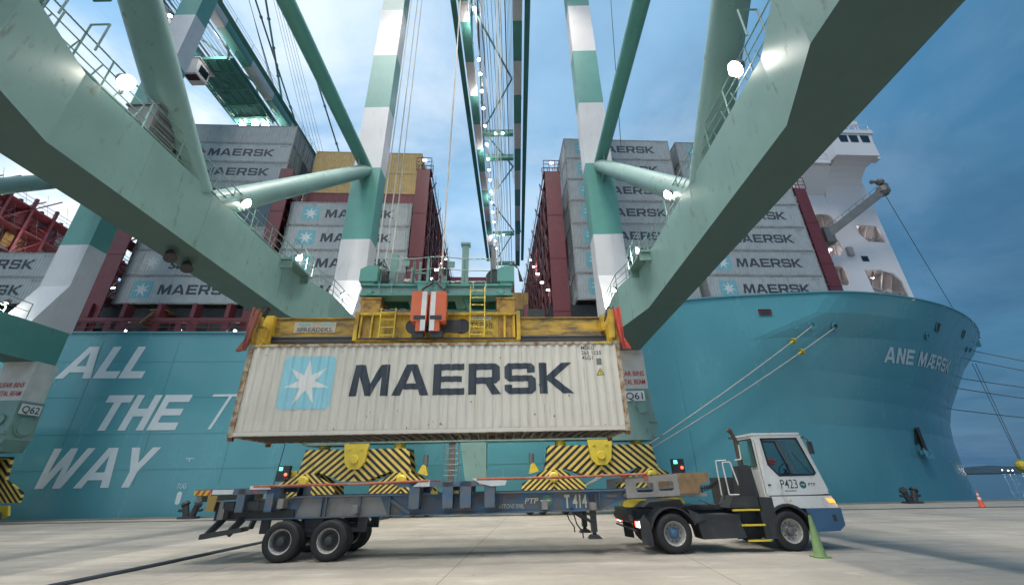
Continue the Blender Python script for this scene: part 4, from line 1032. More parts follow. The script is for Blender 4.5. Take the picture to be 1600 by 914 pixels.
# ------------------------------------------------------------------ the hanging container
HY = radians(2.6)
HR = thing('shipping_container', (-2.56, 13.28, 3.24), 0, 'large weathered pale container with rusty edges, hanging from the yellow spreader above the trailer', 'container')
HR.rotation_euler = (0, radians(-.25), HY)
hp = container_parts(2.896, True)
hp['body'].build('body', M['hero'], HR)
hp['frame'].build('frame', M['rustframe'], HR)
hp['underfloor'].build('underfloor', M['under'], HR)
# pale rails over the rusty frame, patches and labels
pr_ = MB(); pr_.box(-5.93, 5.93, -.004, .0, .035, .15); pr_.build('lower_rail', M['hero'], HR)
def hpart(name, q, mk, fn=side_fn): o = q.build(name, M[mk], HR); return conform(o, CX_, fn)
q = MB(); q.sheet([round_rect(-4.86, -3.22, .80, 2.47, .17)], 'y', 0); hpart('logo_panel', q, 'herologo')
q = MB(); q.sheet([star_loop(-4.05, 1.62, .74, .255, 7, pi/2+.0)], 'y', 0); hpart('logo_star', q, 'herostar', side_fn2)
hpart('brand_lettering', put_block('MAERSK', 1.0, (-2.68, 0, 1.17), (1, 0, 0), (0, 0, 1), 7.12), 'ink')
q = MB()
for i, t_ in enumerate(('MSKU', '265 1225', '45G1')): put_font(t_, .13, (4.78, 0, 2.60-.17*i), (1, 0, 0), (0, 0, 1), None, .008, mb=q)
hpart('number_marking', q, 'ink')
q = MB(); q.sheet([[(5.22, 1.74), (5.48, 1.74), (5.35, 1.98)]], 'y', 0); hpart('warning_triangle', q, 'ink')
q = MB(); q.sheet([[(5.255, 1.76), (5.445, 1.76), (5.35, 1.94)]], 'y', 0); hpart('warning_triangle_face', q, 'yclean', side_fn2)
q = MB(); put_font('!', .10, (5.335, 0, 1.785), (1, 0, 0), (0, 0, 1), None, .01, mb=q); hpart('warning_mark', q, 'ink', lambda x, z: side_fn(x, z)-.009)
q = MB(); q.sheet([[(5.26, 2.08), (5.42, 2.08), (5.42, 2.3), (5.26, 2.3)]], 'y', 0); hpart('data_plate', q, 'steel')
q = MB()
for i in range(9): q.add([(5.2+i*.07, -.004, 2.80), (5.235+i*.07, -.004, 2.80), (5.265+i*.07, -.004, 2.87), (5.23+i*.07, -.004, 2.87)], [(0, 1, 2, 3)]); q.add([(-5.9+i*.07, -.004, 2.80), (-5.865+i*.07, -.004, 2.80), (-5.835+i*.07, -.004, 2.87), (-5.87+i*.07, -.004, 2.87)], [(0, 1, 2, 3)])
q.build('height_marking', M['yclean'], HR)
rl = random.Random(4); q = MB()
for i in range(24):
    x = rl.uniform(-5.8, 5.8); z = rl.choice([rl.uniform(.17, .3), rl.uniform(.2, .7), rl.uniform(.2, 2.6), rl.uniform(2.6, 2.76)]); a = rl.uniform(.008, .035); b_ = rl.uniform(.01, .06)
    n = 7; q.add([(x+a*cos(2*pi*j/n)*rl.uniform(.5, 1.2), 0, z+b_*sin(2*pi*j/n)*rl.uniform(.5, 1.2)) for j in range(n)], [tuple(range(n))])
M['rustspot'] = mat('rust_spots', (.22, .10, .045), .8, var=.3, vs=6)
hpart('rust_specks', q, 'rustspot', lambda x, z: side_fn(x, z)-.003)
q = MB()
for i in range(16):
    x = rl.uniform(-5.7, 5.7); z0_ = rl.uniform(.5, 2.7); w_ = rl.uniform(.006, .014); ln = rl.uniform(.25, .9)
    q.add([(x, 0, z0_), (x+w_, 0, z0_), (x+w_*.6, 0, max(.17, z0_-ln)), (x+w_*.3, 0, max(.17, z0_-ln))], [(0, 1, 2, 3)])
M['ruststreak'] = mat('rust_streak', (.38, .28, .19), .8, var=.2, vs=6)
hpart('rust_stain', q, 'ruststreak', lambda x, z: side_fn(x, z)-.002)
tl_ = MB()
for x in (-6.02, 6.02): tl_.box(x-.07, x+.07, .03, .15, -.10, -.002); tl_.box(x-.07, x+.07, 2.29, 2.41, -.10, -.002)
tl_.build('twistlocks', M['rustspot'], HR)

# ------------------------------------------------------------------ spreader
SPR = thing('container_spreader', (-2.56, 13.28, 6.14), 0, 'worn yellow telescopic spreader with red corner guides clamped on top of the hanging container', 'spreader')
SPR.rotation_euler = (0, 0, HY)
y0, y1 = .75, 1.75
cb = MB(); cb.box(-2.88, 2.62, y0, y1, .38, 1.22); cb.box(-2.92, 2.66, y0-.12, y1+.12, 1.22, 1.32); cb.box(-2.92, 2.66, y0-.10, y1+.1, .30, .38)
for x in (-2.88, -2.5, 2.2, 2.54): cb.box(x, x+.07, y0-.10, y0, .38, 1.22)
cb.box(-3.05, -2.92, y0-.14, y1+.14, .28, 1.36); cb.box(2.66, 2.79, y0-.14, y1+.14, .28, 1.36)
cbo = cb.build('centre_box', M['yellow'], SPR)
for xa, xb in ((-2.80, -2.42), (2.0, 2.50)): MB().box(xa, xb, y0-.012, y0-.002, .39, 1.21).build('rusty_end_panel', M['ybrown'], SPR)
MB().box(-2.9, 2.64, y0-.112, y0-.103, .30, .375).build('dark_flange_face', M['dark'], SPR)  # darker strip along the front of the lower flange
sl_ = MB(); sl_.lathe([(.0, 0), (.28, 0), (.28, -.012)], (-1.0, y0-.002, .82), 'y', 24); sl_.lathe([(.0, 0), (.28, 0), (.28, -.012)], (.72, y0-.002, .82), 'y', 24); sl_.box(-1.0, .72, y0-.03, y0-.001, .60, 1.05); sl_.build('pulley_slot', M['dark'], SPR)
for s, xa, xb in ((-1, -5.85, -3.05), (1, 2.79, 5.85)):
    a_ = MB(); a_.box(xa, xb, y0+.08, y1-.08, .48, 1.16); a_.box(xa, xb, y0+.0, y1-.0, .42, .50); a_.box(xa, xb, y0+.02, y1-.02, 1.14, 1.18)
    a_.build('telescopic_arm', M['ygrime'], SPR)
    r_ = MB(); r_.box(xa, xb, y0-.06, y0+.07, .24, .36); r_.tube((xa, y0-.02, .42), (xb, y0-.02, .42), .05, 8); r_.build('slide_rail', M['dark'], SPR)
    e_ = MB(); x = 6.0*s; e_.box(x-.16, x+.16, .1, 2.34, .12, .62); e_.box(x-.3, x+.14, .62, 1.9, .62, 1.2)
    for y in (.15, 2.29): e_.box(x-.14, x+.14, y-.14, y+.14, -.02, .5); e_.tube((x, y, .5), (x, y, .95), .07, 8)
    e_.prism([(x-.22, .12), (x-.05, .12), (x+.02*s, 1.1), (x-.18, 1.15)] if True else [], 'y', -.05, .12)
    e_.build('end_beam', M['yellow'], SPR)
    for y in (0, 2.44):
        sg = -1 if y == 0 else 1
        f_ = MB()
        P = [(x-.02*s, 1.15), (x+.10*s, 1.10), (x+.13*s, .80), (x+.22*s, .10), (x+.42*s, -.30), (x+.16*s, -.26), (x+.09*s, .10), (x+.0*s, .8)]
        f_.prism(P, 'y', y+.02*sg, y+.16*sg)
        f_.prism([(y+.16*sg, 1.2), (y-.25*sg, 1.2), (y-.25*sg, .2), (y+.16*sg, -.3)], 'x', x+.14*s, x+.22*s)
        f_.build('corner_guide', mat('guide_rusty_red', (.22, .06, .04), .6, dirt=(.1, .05, .03), dirt_amt=.8) if s < 0 else M['redp'], SPR)
    h_ = MB(); 
    for k in range(4): h_.path([(x-.2, .35+k*.06, .9), (x-.1*s, .2+k*.05, 1.35), (x+.05*s, .1, 1.25+.02*k), (x+.08*s, .15, .7)], .018, 5)
    h_.build('hydraulic_hoses', M['dark'], SPR)
hs = MB(); hs.box(-2.6, -.9, y0+.3, y1-.2, 1.32, 1.55); MB().box(1.0, 2.2, y0+.3, y1-.2, 1.32, 1.5).build('control_cabinet', M['steel'], SPR)
for k in range(5): hs.path([(-2.3+k*.35, y0-.02, 1.4), (-2.2+k*.35, y0-.05, 1.48), (-1.9+k*.35, y0+.05, 1.42)], .02, 5)
hs.build('hydraulic_unit', M['steel'], SPR)
for x in (-2.95, 1.95):
    p_ = MB(); p_.prism([(x, 1.32), (x+.68, 1.32), (x+.68, 1.92), (x+.1, 1.92), (x-.1, 1.80), (x, 1.6)] if x < 0 else [(x, 1.32), (x+.68, 1.32), (x+.68, 1.92), (x, 1.92)], 'y', y0, y1); p_.box(x-.03, x+.7, y0-.03, y1, 1.88, 1.95)
    p_.build('lifting_pedestal', M['ybrown'], SPR)
for x in (-2.15, 1.0):
    l_ = MB()
    top = 1.45 if x < 0 else 2.3
    for a in (0, .52): l_.tube((x+a, y0-.2, .35), (x+a, y0-.2, top), .022, 6)
    k = .45
    while k < top: l_.tube((x, y0-.2, k), (x+.52, y0-.2, k), .016, 5); k += .28
    l_.build('ladder', M['yclean'], SPR)
for x, s in ((-1.02, 1), (-.38, -1)):
    b_ = MB(); w_ = .56
    R_ = round_rect(x, x+w_, .80, 1.92, .07); b_.prism(R_, 'y', y0-.62, y0-.2, 0)
    wx = x+.36 if s > 0 else x+.03
    b_.box(wx, wx+.17, y0-.63, y0-.62, .45, 1.90, 1); b_.box(x+.2 if s > 0 else x+.05, x+.51 if s > 0 else x+.36, y0-.6, y0-.25, .45, .80, 0)
    b_.box(x+.12 if s > 0 else x+.04, x+.52 if s > 0 else x+.44, y0-.64, y0-.615, .86, 1.0, 2)
    b_.box(x+.08, x+.48, y0-.55, y0-.3, .25, .46, 2)
    b_.build('plug_box', [M['orange'], M['reflect'], M['dark']], SPR)
hz = MB(); hz.path([(-.75, y0-.4, 1.9), (-.7, y0-.35, 2.15), (-.45, y0-.3, 2.35), (-.4, y0-.2, 2.6)], .05, 8); hz.path([(-.1, y0-.4, 1.9), (.05, y0-.35, 2.1), (-.2, y0-.3, 2.4), (-.15, y0-.2, 2.6)], .05, 8); hz.build('power_hose', M['dark'], SPR)
sg_ = MB().box(-5.2, -3.75, y0+.055, y0+.079, .62, 1.02).build('maker_plate', mat('faded_plate', (.42, .38, .30), .6, dirt=(.2, .14, .08), dirt_amt=.8, dlo=.45), SPR)
put_font('SPREADERS', .16, (-5.08, y0+.05, .66), (1, 0, 0), (0, 0, 1), 1.2, .012).build('plate_lettering', M['ink'], sg_)
MB().box(-5.05, -4.65, y0+.045, y0+.054, .9, .98).box(-4.2, -3.85, y0+.045, y0+.054, .92, .98).build('plate_mark', M['logo'], sg_)
t_ = MB(); put_font('TSP98', .24, (.98, y0-.005, .74), (1, 0, 0), (0, 0, 1), .82, .003, mb=t_); put_font('LAND SIDE', .13, (1.02, y0-.005, .50), (1, 0, 0), (0, 0, 1), .78, .003, mb=t_); put_font('SWL 65T', .10, (-2.12, y0-.005, .92), (1, 0, 0), (0, 0, 1), .45, .003, mb=t_) if False else None
t_.build('number_lettering', M['ink'], SPR)
sp2 = MB().box(1.05, 1.75, y0-.02, y0-.002, 1.06, 1.18).build('maker_plate', M['reflect'], SPR)
put_font('SPREADERS', .07, (1.09, y0-.024, 1.085), (1, 0, 0), (0, 0, 1), .62, .006).build('plate_lettering', M['ink'], sp2)

# ------------------------------------------------------------------ headblock
HB_ = thing('headblock', (-2.86, 14.25, 8.1), 0, 'green headblock with railed platform and sheave boxes, hung on ropes above the spreader', 'headblock')
HB_.rotation_euler = (0, 0, HY)
f_ = MB(); f_.box(-2.75, 2.75, -.2, .25, .12, .48); f_.box(-2.8, 2.8, -.28, .32, .44, .52); f_.box(-2.8, 2.8, -.28, .32, .06, .13); f_.box(-2.75, 2.75, 1.3, 1.75, .12, .48)
f_.prism([(-.75, .5), (.35, .5), (.2, .02), (-.6, .02)], 'y', -.38, -.2); f_.box(-.8, .4, -.4, .3, .5, .58)
for x in (-2.7, -1.2, .6, 2.3): f_.box(x, x+.35, .25, 1.3, .14, .46)
f_.box(-2.75, 2.75, -.15, 1.7, .52, .56)
for x in (-2.45, 2.35): f_.lathe([(.0, -.10), (.10, -.10), (.12, 0)], (x, -.2, .2), 'y', 14)
f_.bar((1.0, 0, .1), (1.25, .1, -.5), .14, .14)
f_.build('frame', M['green'], HB_)
hbm = MB(); hbm.box(-2.7, 2.7, -.205, -.20, .16, .40); hbm.build('web_face', M['mint'], HB_)
r_ = MB(); r_.rail([(-2.1, -.3, .56), (-.9, -.3, .56), (-.25, -.42, .58), (.35, -.42, .58), (1.0, -.3, .56), (2.0, -.3, .56)], 1.0, .75, .022, 1)
r_.rail([(-2.1, 1.7, .56), (2.0, 1.7, .56)], 1.0, .9, .022, 1); r_.rail([(-2.1, -.3, .56), (-2.1, 1.7, .56)], 1.0, .9, .022, 1); r_.rail([(2.0, -.3, .56), (2.0, 1.7, .56)], 1.0, .9, .022, 1)
for x in (-2.1, 1.35): r_.path([(x, -.34, .56), (x, -.36, .1)], .022, 6); r_.path([(x+.45, -.34, .56), (x+.45, -.36, .1)], .022, 6)
r_.build('platform_railing', M['mint'], HB_)
gb = MB(); 
for x in (-.95, -.72): gb.box(x, x+.08, -.28, -.2, .56, 1.45)
gb.box(-1.0, -.4, -.3, -.22, .95, 1.0); gb.box(-1.0, -.94, -.3, -.22, .56, 1.2); gb.box(-.42, -.34, -.3, -.22, .56, 1.6); MB().box(-1.35, -1.1, -.3, -.27, 1.25, 1.5).build('notice_board', M['mint'], HB_); MB().box(.35, .62, -.3, -.27, 1.2, 1.45).build('notice_board', M['mint'], HB_)
gb.build('gate_panel', M['mint'], HB_)
c_ = MB()
for x, zt, w_, ly in ((-1.95, 2.1, .26, .25), (-2.1, 1.7, .2, 1.2), (.83, 2.55, .26, .3)):
    c_ = MB(); c_.box(x, x+w_, ly, ly+.2, .5, zt); c_.box(x-.06, x+w_+.06, ly-.04, ly+.24, zt, zt+.09) if x > 0 else None
    c_.build('guide_post', M['mint'], HB_)
MB().box(2.0, 2.16, .4, .55, .5, 2.55).build('guide_post', M['steel'], HB_)
for s in (-1, 1):
    d_ = MB(); x = 2.55*s
    d_.prism([(x-.32, .6), (x+.32, .6), (x+.32, 1.25), (x-.05, 1.25), (x-.32, 1.1)], 'y', -.35, -.05, 0); d_.prism([(x-.3, .5), (x+.25, .5), (x+.2, 1.2), (x-.25, 1.2)], 'y', .9, 1.3, 0)
    d_.box(x-.22, x+.22, -.3, 1.3, .45, .75, 0)
    d_.lathe([(.02, -.07), (.36, -.07), (.42, -.10), (.42, -.05), (.34, 0), (.42, .05), (.42, .10), (.36, .07), (.02, .07)], (x+.36*(1 if s < 0 else -1), .35, 1.0), 'y', 24, 1)
    for k in range(5): d_.path([(x+.1, 0, 1.2+.05*k), (x+.3, .05, 1.5+.03*k), (x+.5, .1, 1.35), (x+.55+.03*k, .1, .8)], .02, 5, 1)
    d_.build('sheave_box', [M['green'], M['dark']], HB_)
mc = MB(); mc.box(-1.7, -1.35, .1, .6, .56, 1.2); mc.tube((-1.3, .1, .75), (-.9, .1, .75), .14, 10); mc.tube((-1.25, -.1, .62), (-.95, .3, .8), .1, 8); mc.box(.1, .3, -.1, .2, .56, .95); mc.tube((0.1, 0, .95), (.05, 0, 1.3), .09, 8)
mc.build('cable_basket', M['steel'], HB_)
for i, (x, y) in enumerate(((-2.5, .1), (-2.3, .5), (2.25, .1), (2.15, .5), (-2.35, 1.4), (2.35, 1.4))):
    o = MB().tube((-2.86+x, 14.3+y, 9.0), (-2.86+x*1.02, 14.3+y, 59.4), .026, 6).build('hoist_rope', M['rope'])
    tag(o, '%s steel hoist rope rising from the %s sheave box of the green headblock' % (('front', 'middle', 'front', 'middle', 'rear', 'rear')[i], 'left' if x < 0 else 'right'), 'rope', 'hoist ropes')
tag(MB().tube((-2.78, 14.3, 9.2), (-2.45, 14.8, 59.4), .035, 6).build('power_cable', mat('cable_pale', (.6, .5, .42), .7)), 'pale power cable hanging to the middle of the green headblock', 'cable')
tag(MB().tube((9.2, 27.0, 27), (8.6, 16, 62), .03, 5).build('wire_rope', M['wire']), 'thin dark wire slanting across the sky right of the right banded leg', 'wire') if True else None

# ------------------------------------------------------------------ wheels
def wheel(parent, c, r, wd, face, style, name='wheel'):
    """c: centre of the tyre; face: -1 shows its outside to -y"""
    w_ = thing(name, c, 0, None, None); w_.parent = parent
    h = wd/2
    prof = [(r*.60, -h*.86), (r*.66, -h*.98), (r*.86, -h), (r*.95, -h*.86), (r*.995, -h*.6)]
    tread = []
    for k in range(5):
        a = -h*.6+k*h*.3; tread += [(r, a+.004), (r, a+h*.22), (r*.97, a+h*.235), (r*.97, a+h*.285)]
    prof += tread[:-2]+[(r*.995, h*.6), (r*.95, h*.86), (r*.86, h), (r*.66, h*.98), (r*.60, h*.86)]
    t = MB().lathe(prof, (0, 0, 0), 'y', 48); 
    t.build('tyre', M['black'], w_, smooth=True)
    s = face
    R_ = MB(); R_.lathe([(r*.60, s*h*.86), (r*.615, s*h*.9), (r*.57, s*h*.82), (r*.53, s*h*.4), (r*.50, s*h*.1)], (0, 0, 0), 'y', 40)
    R_.lathe([(r*.50, s*h*.1), (r*.40, s*h*.0), (r*.34, -s*h*.05), (r*.30, s*h*.1), (r*.29, s*h*.12)], (0, 0, 0), 'y', 40, 0 if style == 'steel' else 1)
    R_.lathe([(r*.60, -s*h*.86), (r*.5, -s*h*.5), (r*.5, -s*h*.1)], (0, 0, 0), 'y', 40)
    R_.build('rim', [M['rim'], M['tgrey'] if style == 'bumper' else M['dark']], w_, smooth=True)
    if style:
        hb = MB(); hb.lathe([(r*.30, s*h*.12), (r*.22, s*h*.35), (r*.20, s*h*.75), (r*.13, s*h*.85), (.001, s*h*.86)], (0, 0, 0), 'y', 24)
        hb.build('hub', M[style], w_, smooth=True)
        nt = MB()
        for i in range(10):
            a = 2*pi*i/10; nt.tube((r*.40*cos(a), s*h*-.05, r*.40*sin(a)), (r*.40*cos(a), s*h*.12, r*.40*sin(a)), r*.035, 6)
        nt.build('wheel_nuts', M['dark'], w_)
        if style == 'steel':
            hl = MB()
            for i in range(10):
                a = 2*pi*(i+.5)/10; hl.tube((r*.45*cos(a), s*h*-.02, r*.45*sin(a)), (r*.45*cos(a), s*h*.0, r*.45*sin(a)), r*.05, 8)
            hl.build('vent_holes', M['dark'], w_)
    return w_

# ------------------------------------------------------------------ trailer
TY = radians(1.9)
TR = thing('container_trailer', (-6.51, 13.04, 0), TY, 'empty low blue and grey container trailer marked T414, coupled behind the white tractor', 'trailer')
for y in (.42, 1.78):
    b = MB(); I = [(-2.1, 1.02), (-2.1, 1.28), (.1, 1.57), (9.6, 1.60), (10.0, 1.62), (12.05, 1.64), (12.05, 1.42), (9.7, 1.36), (8.95, 1.10), (0.1, 1.04)]
    b.prism(I, 'y', y, y+.02)
    b.bar((-2.1, y+.01, 1.02), (.1, y+.01, 1.04), .2, .035); b.bar((.1, y+.01, 1.04), (8.95, y+.01, 1.10), .2, .035); b.bar((8.95, y+.01, 1.10), (9.75, y+.01, 1.38), .2, .035); b.bar((9.7, y+.01, 1.37), (12.05, y+.01, 1.43), .2, .035)
    b.bar((.1, y+.01, 1.58), (9.6, y+.01, 1.61), .24, .035); b.bar((9.6, y+.01, 1.61), (12.05, y+.01, 1.65), .24, .035); b.bar((-2.1, y+.01, 1.29), (.1, y+.01, 1.58), .2, .035)
    for x in (.85, .98, 1.95, 2.8, 6.0, 8.9): b.box(x, x+.02, y-.10, y, 1.06, 1.57)
    b.bar((2.75, y-.03, 1.5), (3.4, y-.03, 1.1), .05, .08)
    mo = b.build('main_beam', M['blue'], TR)
    if y < 1:
        gp = MB(); gp.add([(.12, y-.004, 1.06), (2.75, y-.004, 1.07), (2.5, y-.004, 1.55), (.3, y-.004, 1.55)], [(0, 1, 2, 3)]); gp.build('bare_web_panel', M['tgrey'], mo)
def side_rail(xa, xb, za, zb, ht, mk, outs, y, lip=True):
    s = 1 if y < 1 else -1
    b = MB(); b.bar((xa, y+.06*s, za-ht/2), (xb, y+.06*s, zb-ht/2), .10, ht); b.bar((xa, y+.22*s, za-.02), (xb, y+.22*s, zb-.02), .34, .03)
    for x, w_ in outs:
        zt = za+(zb-za)*(x-xa)/(xb-xa)
        b.prism([(x, zt-.02), (x+w_, zt-.02), (x+w_, 1.24), (x+.02, 1.24)], 'y', y+.01*s, y+.05*s); b.box(x, x+w_, y+.05*s, y+.55*s, 1.22, 1.30)
        b.prism([(y+.05*s, zt), (y+.55*s, zt-.05), (y+.55*s, 1.24), (y+.05*s, 1.24)], 'x', x, x+.02); b.prism([(y+.05*s, zt), (y+.55*s, zt-.05), (y+.55*s, 1.24), (y+.05*s, 1.24)], 'x', x+w_-.02, x+w_)
    return b.build('side_rail', M[mk], TR)
for y in (0.0, 2.5):
    side_rail(-2.62, -.40, 1.82, 1.85, .16, 'blue', ((-1.42, .22), (-.62, .22)), y)
    side_rail(3.05, 5.75, 1.93, 1.93, .14, 'blue', ((3.4, .3), (4.35, .3), (4.85, .32), (5.55, .3)), y)
    fr_ = MB(); s = 1 if y < 1 else -1
    fr_.plate([[(9.65, 1.40), (9.65, 1.9), (11.2, 2.03), (11.2, 1.45)][::-1], round_rect(9.95, 10.45, 1.55, 1.80, .06), round_rect(10.6, 11.05, 1.58, 1.83, .06)], 'y', y+.02*s, y+.08*s)
    fr_.box(9.65, 12.0, y+.08*s, y+.45*s, 1.42, 1.50); fr_.build('front_rail', M['tgrey'], TR)
    fb = MB(); fb.prism([(11.2, 1.50), (11.2, 2.04), (12.14, 2.05), (12.10, 1.80), (11.85, 1.74), (11.75, 1.50)], 'y', y+.02*s, y+.28*s); fb.build('corner_guide', M['tbrown'], TR)
    for pts_, en in (([(-1.0, y+.0, 1.88), (2.0, y-.01*s, 1.90), (3.95, y, 1.95)], ((-1.0, 1.86), (3.75, 1.92))), ([(5.33, y, 1.97), (8, y-.01*s, 1.985), (10.3, y, 2.03)], ((5.4, 1.94), (10.2, 2.0)))):
        pi_ = MB(); pi_.path(pts_, .034, 8)
        for x, z in en: pi_.box(x, x+.12, y, y+.1*s, z-.14, z)
        pi_.build('guide_pipe', M['tred'], TR)
    for q_ in ([(3.5, 1.80), (3.98, 1.80), (3.98, 1.96), (3.75, 1.98)], [(5.20, 1.99), (5.4, 1.86), (5.75, 1.78), (6.15, 1.80), (6.2, 1.93), (5.3, 1.99)], [(-1.1, 1.80), (-.5, 1.80), (-.55, 1.86), (-1.1, 1.90)]):
        MB().prism(q_, 'y', y-.014*s, y-.001*s).build('chipped_guide_plate', M['reflect'], TR)
    pb_ = MB(); pb_.prism([(-2.22, 1.66), (-1.95, 1.66), (-1.98, 1.26), (-2.18, 1.26)], 'y', y-.01*s, y+.03*s); pb_.build('ochre_bracket', mat('ochre', (.34, .22, .06), .6, dirt=(.1, .08, .05), dirt_amt=.7) if y < 1 else M['tbrown'], TR)
    st_ = MB(); 
    st_.box(-2.63, -2.15, y-.006*s, y+.008*s, 1.665, 1.80, 0)
    for k in range(3): st_.add([(-2.6+k*.16, y-.012*s, 1.67), (-2.52+k*.16, y-.012*s, 1.67), (-2.44+k*.16, y-.012*s, 1.795), (-2.52+k*.16, y-.012*s, 1.795)], [(0, 1, 2, 3)], 1)
    st_.box(-2.13, -1.55, y-.006*s, y+.008*s, 1.69, 1.81, 2)
    st_.build('tail_reflector', [M['yclean'], M['redp'], M['reflect']], TR)
for x, z0_, z1_ in ((-2.6, 1.5, 1.8), (-1.9, 1.05, 1.5), (-.3, 1.3, 1.55), (3.5, 1.3, 1.5), (5.6, 1.3, 1.5), (9.7, 1.42, 1.6), (11.7, 1.45, 1.85), (8.6, 1.12, 1.3), (7.2, 1.15, 1.35), (1.8, 1.15, 1.35)): MB().box(x, x+.16, .1, 2.4, z0_, z1_).build('cross_member', M['tgrey'], TR)
uf = MB(); uf.box(-2.12, .1, .35, .42, 1.0, 1.26); uf.box(-2.2, -.2, .12, .3, 1.26, 1.5)
for x in (-1.8, -1.1): uf.box(x, x+.3, .1, .14, 1.32, 1.5)
uf.build('rear_frame', M['dark'], TR)
bp_ = MB(); bp_.bar((-2.15, .05, .66), (-1.1, .05, .80), .1, .12); bp_.bar((-2.2, .1, .64), (-2.2, 2.4, .64), .1, .12)
for x in (-2.0, -1.45): bp_.bar((x-.05, .1, .68), (x+.15, .35, 1.05), .12, .16)
bp_.bar((-2.05, 2.3, .68), (-1.85, 2.1, 1.05), .12, .16)
bp_.build('rear_bumper', M['dark'], TR)
sx = MB()
for x in (0, 1.3): sx.tube((x, .2, .5), (x, 2.3, .5), .07, 10); sx.box(x-.1, x+.1, .9, 1.6, .4, .6)
for y in (.5, 1.85): sx.bar((-.7, y, .72), (2.0, y, .72), .08, .1); sx.prism([(.35, 1.06), (.95, 1.06), (.8, .55), (.5, .55)], 'y', y, y+.06); sx.box(-.85, -.6, y, y+.08, .65, 1.06); sx.box(1.9, 2.15, y, y+.08, .65, 1.06)
sx.build('suspension', M['dark'], TR)
for x in (0, 1.3):
    for yc, fc, st in ((.155, -1, 'dark'), (.50, 1, None), (2.0, -1, None), (2.345, 1, 'dark')): wheel(TR, (x, yc, .5), .5, .29, fc, st)
lg = MB()
for y in (.35, 1.9):
    lg.box(8.62, 8.78, y, y+.16, .55, 1.5); lg.box(8.65, 8.75, y+.03, y+.13, .45, .55); lg.prism([(8.52, .38), (8.9, .38), (8.80, .47), (8.6, .47)], 'y', y-.08, y+.24); lg.bar((8.05, y+.08, 1.15), (8.62, y+.08, .80), .06, .08)
    lg.path([(8.1, y, 1.1), (8.2, y, .75), (8.35, y, .55), (8.36, y, .4)], .02, 6)
lg.tube((8.7, .4, .95), (8.7, 2.0, .95), .03, 6); lg.build('landing_leg', M['dark'], TR)
tt = MB()
put_block('T', .36, (7.88, .395, 1.16), (1, 0, 0), (0, 0, 1), .17, mb=tt); put_font('414', .36, (8.13, .395, 1.17), (1, 0, 0), (0, 0, 1), .42, .03, mb=tt)
put_font('PTP', .15, (6.72, .395, 1.30), (1, 0, 0), (0, 0, 1), .40, .02, .2, mb=tt); put_font('65TONS SWL', .12, (5.98, .395, 1.18), (1, 0, 0), (0, 0, 1), .72, .008, mb=tt)
M['tpaint'] = mat('trailer_lettering', (.55, .53, .40), .6, dirt=(.2, .2, .2), dirt_amt=.7, dirt_noise=9, dlo=.5)
tt.build('trailer_lettering', M['tpaint'], TR)
gd = MB(); gd.lathe([(.0, 0), (.15, 0), (.15, .006)], (7.38, .398, 1.37), 'y', 24); gd.build('port_emblem', mat('emblem_green', (.10, .22, .17), .6), TR)
ar = MB(); ar.prism([(7.18, 1.385), (7.40, 1.385), (7.36, 1.42), (7.5, 1.37), (7.36, 1.31), (7.41, 1.355), (7.18, 1.355)], 'y', .385, .392); ar.build('emblem_arrow', M['tpaint'], TR)
MB().box(9.15, 9.45, .385, .392, 1.42, 1.52).build('data_plate', M['steel'], TR)
for x in (4.0, 4.6): MB().box(x, x+.2, .2, .4, 1.60, 1.68).build('marker', M['yclean'], TR)

# ------------------------------------------------------------------ tractor
TK = thing('terminal_tractor', (4.36, 13.4, 0), TY, 'white terminal tractor P423 with blue bumper, its amber lamp lit, pulling the trailer', 'truck')
ch = MB()
for y in (.75, 1.65): ch.box(-1.15, 3.9, y, y+.09, .78, 1.08)
ch.box(-1.15, -1.0, .5, 2.0, .75, 1.1); ch.box(-.3, 1.9, .6, 1.9, 1.04, 1.12); ch.prism([(-.55, 1.12), (.7, 1.12), (.6, 1.32), (-.35, 1.26)], 'y', .8, 1.7)
ch.tube((0, .3, .5), (0, 2.2, .5), .1, 10); ch.tube((3.36, .3, .5), (3.36, 2.2, .5), .08, 10); ch.box(-.2, .2, 1.0, 1.5, .35, .7); ch.box(.6, 1.8, .7, 1.7, 1.1, 1.16)
ch.box(2.9, 3.9, .5, 1.9, .6, 1.05)
ch.build('chassis', M['dark'], TK)
def arc(cx, cz, ra, rb, a0, a1, n=14):
    return [(cx+ra*cos(a0+(a1-a0)*i/n), cz+ra*sin(a0+(a1-a0)*i/n)) for i in range(n+1)]+[(cx+rb*cos(a1-(a1-a0)*i/n), cz+rb*sin(a1-(a1-a0)*i/n)) for i in range(n+1)]
for ya, yb in ((.0, .62), (1.9, 2.5)):
    fd = MB(); fd.prism(arc(0, .5, .63, .67, radians(18), radians(168)), 'y', ya, yb); fd.prism([(-.80, .98), (-.95, .82), (-.92, .25), (-.62, .2), (-.66, .75)], 'y', ya+.03, ya+.07); fd.prism([(.6, .72), (.95, .85), (.68, 1.02), (.45, 1.1)], 'y', ya, ya+.03)
    fd.build('mudguard', M['dark'], TK)
for yc, fc, st in ((.155, -1, 'bumper'), (.50, 1, None), (2.0, -1, None), (2.345, 1, 'dark')): wheel(TK, (0, yc, .5), .5, .29, fc, st)
for yc, fc in ((.19, -1), (2.3, 1)): wheel(TK, (3.34, yc, .5), .5, .30, fc, 'steel')
for y in (.05, 2.2):
    tlp = MB(); tlp.box(-1.0, -.78, y, y+.28, .62, .84); tl = tlp.build('tail_light', M['dark'], TK)
    MB().box(-.99, -.93, y-.01, y+.005, .65, .82).box(-1.012, -1.0, y+.03, y+.15, .66, .8).build('white_lens', M['taillens'], tl)
    MB().box(-.92, -.84, y-.01, y+.005, .65, .82).box(-1.012, -1.0, y+.15, y+.26, .66, .8).build('red_lens', M['redlamp'], tl)
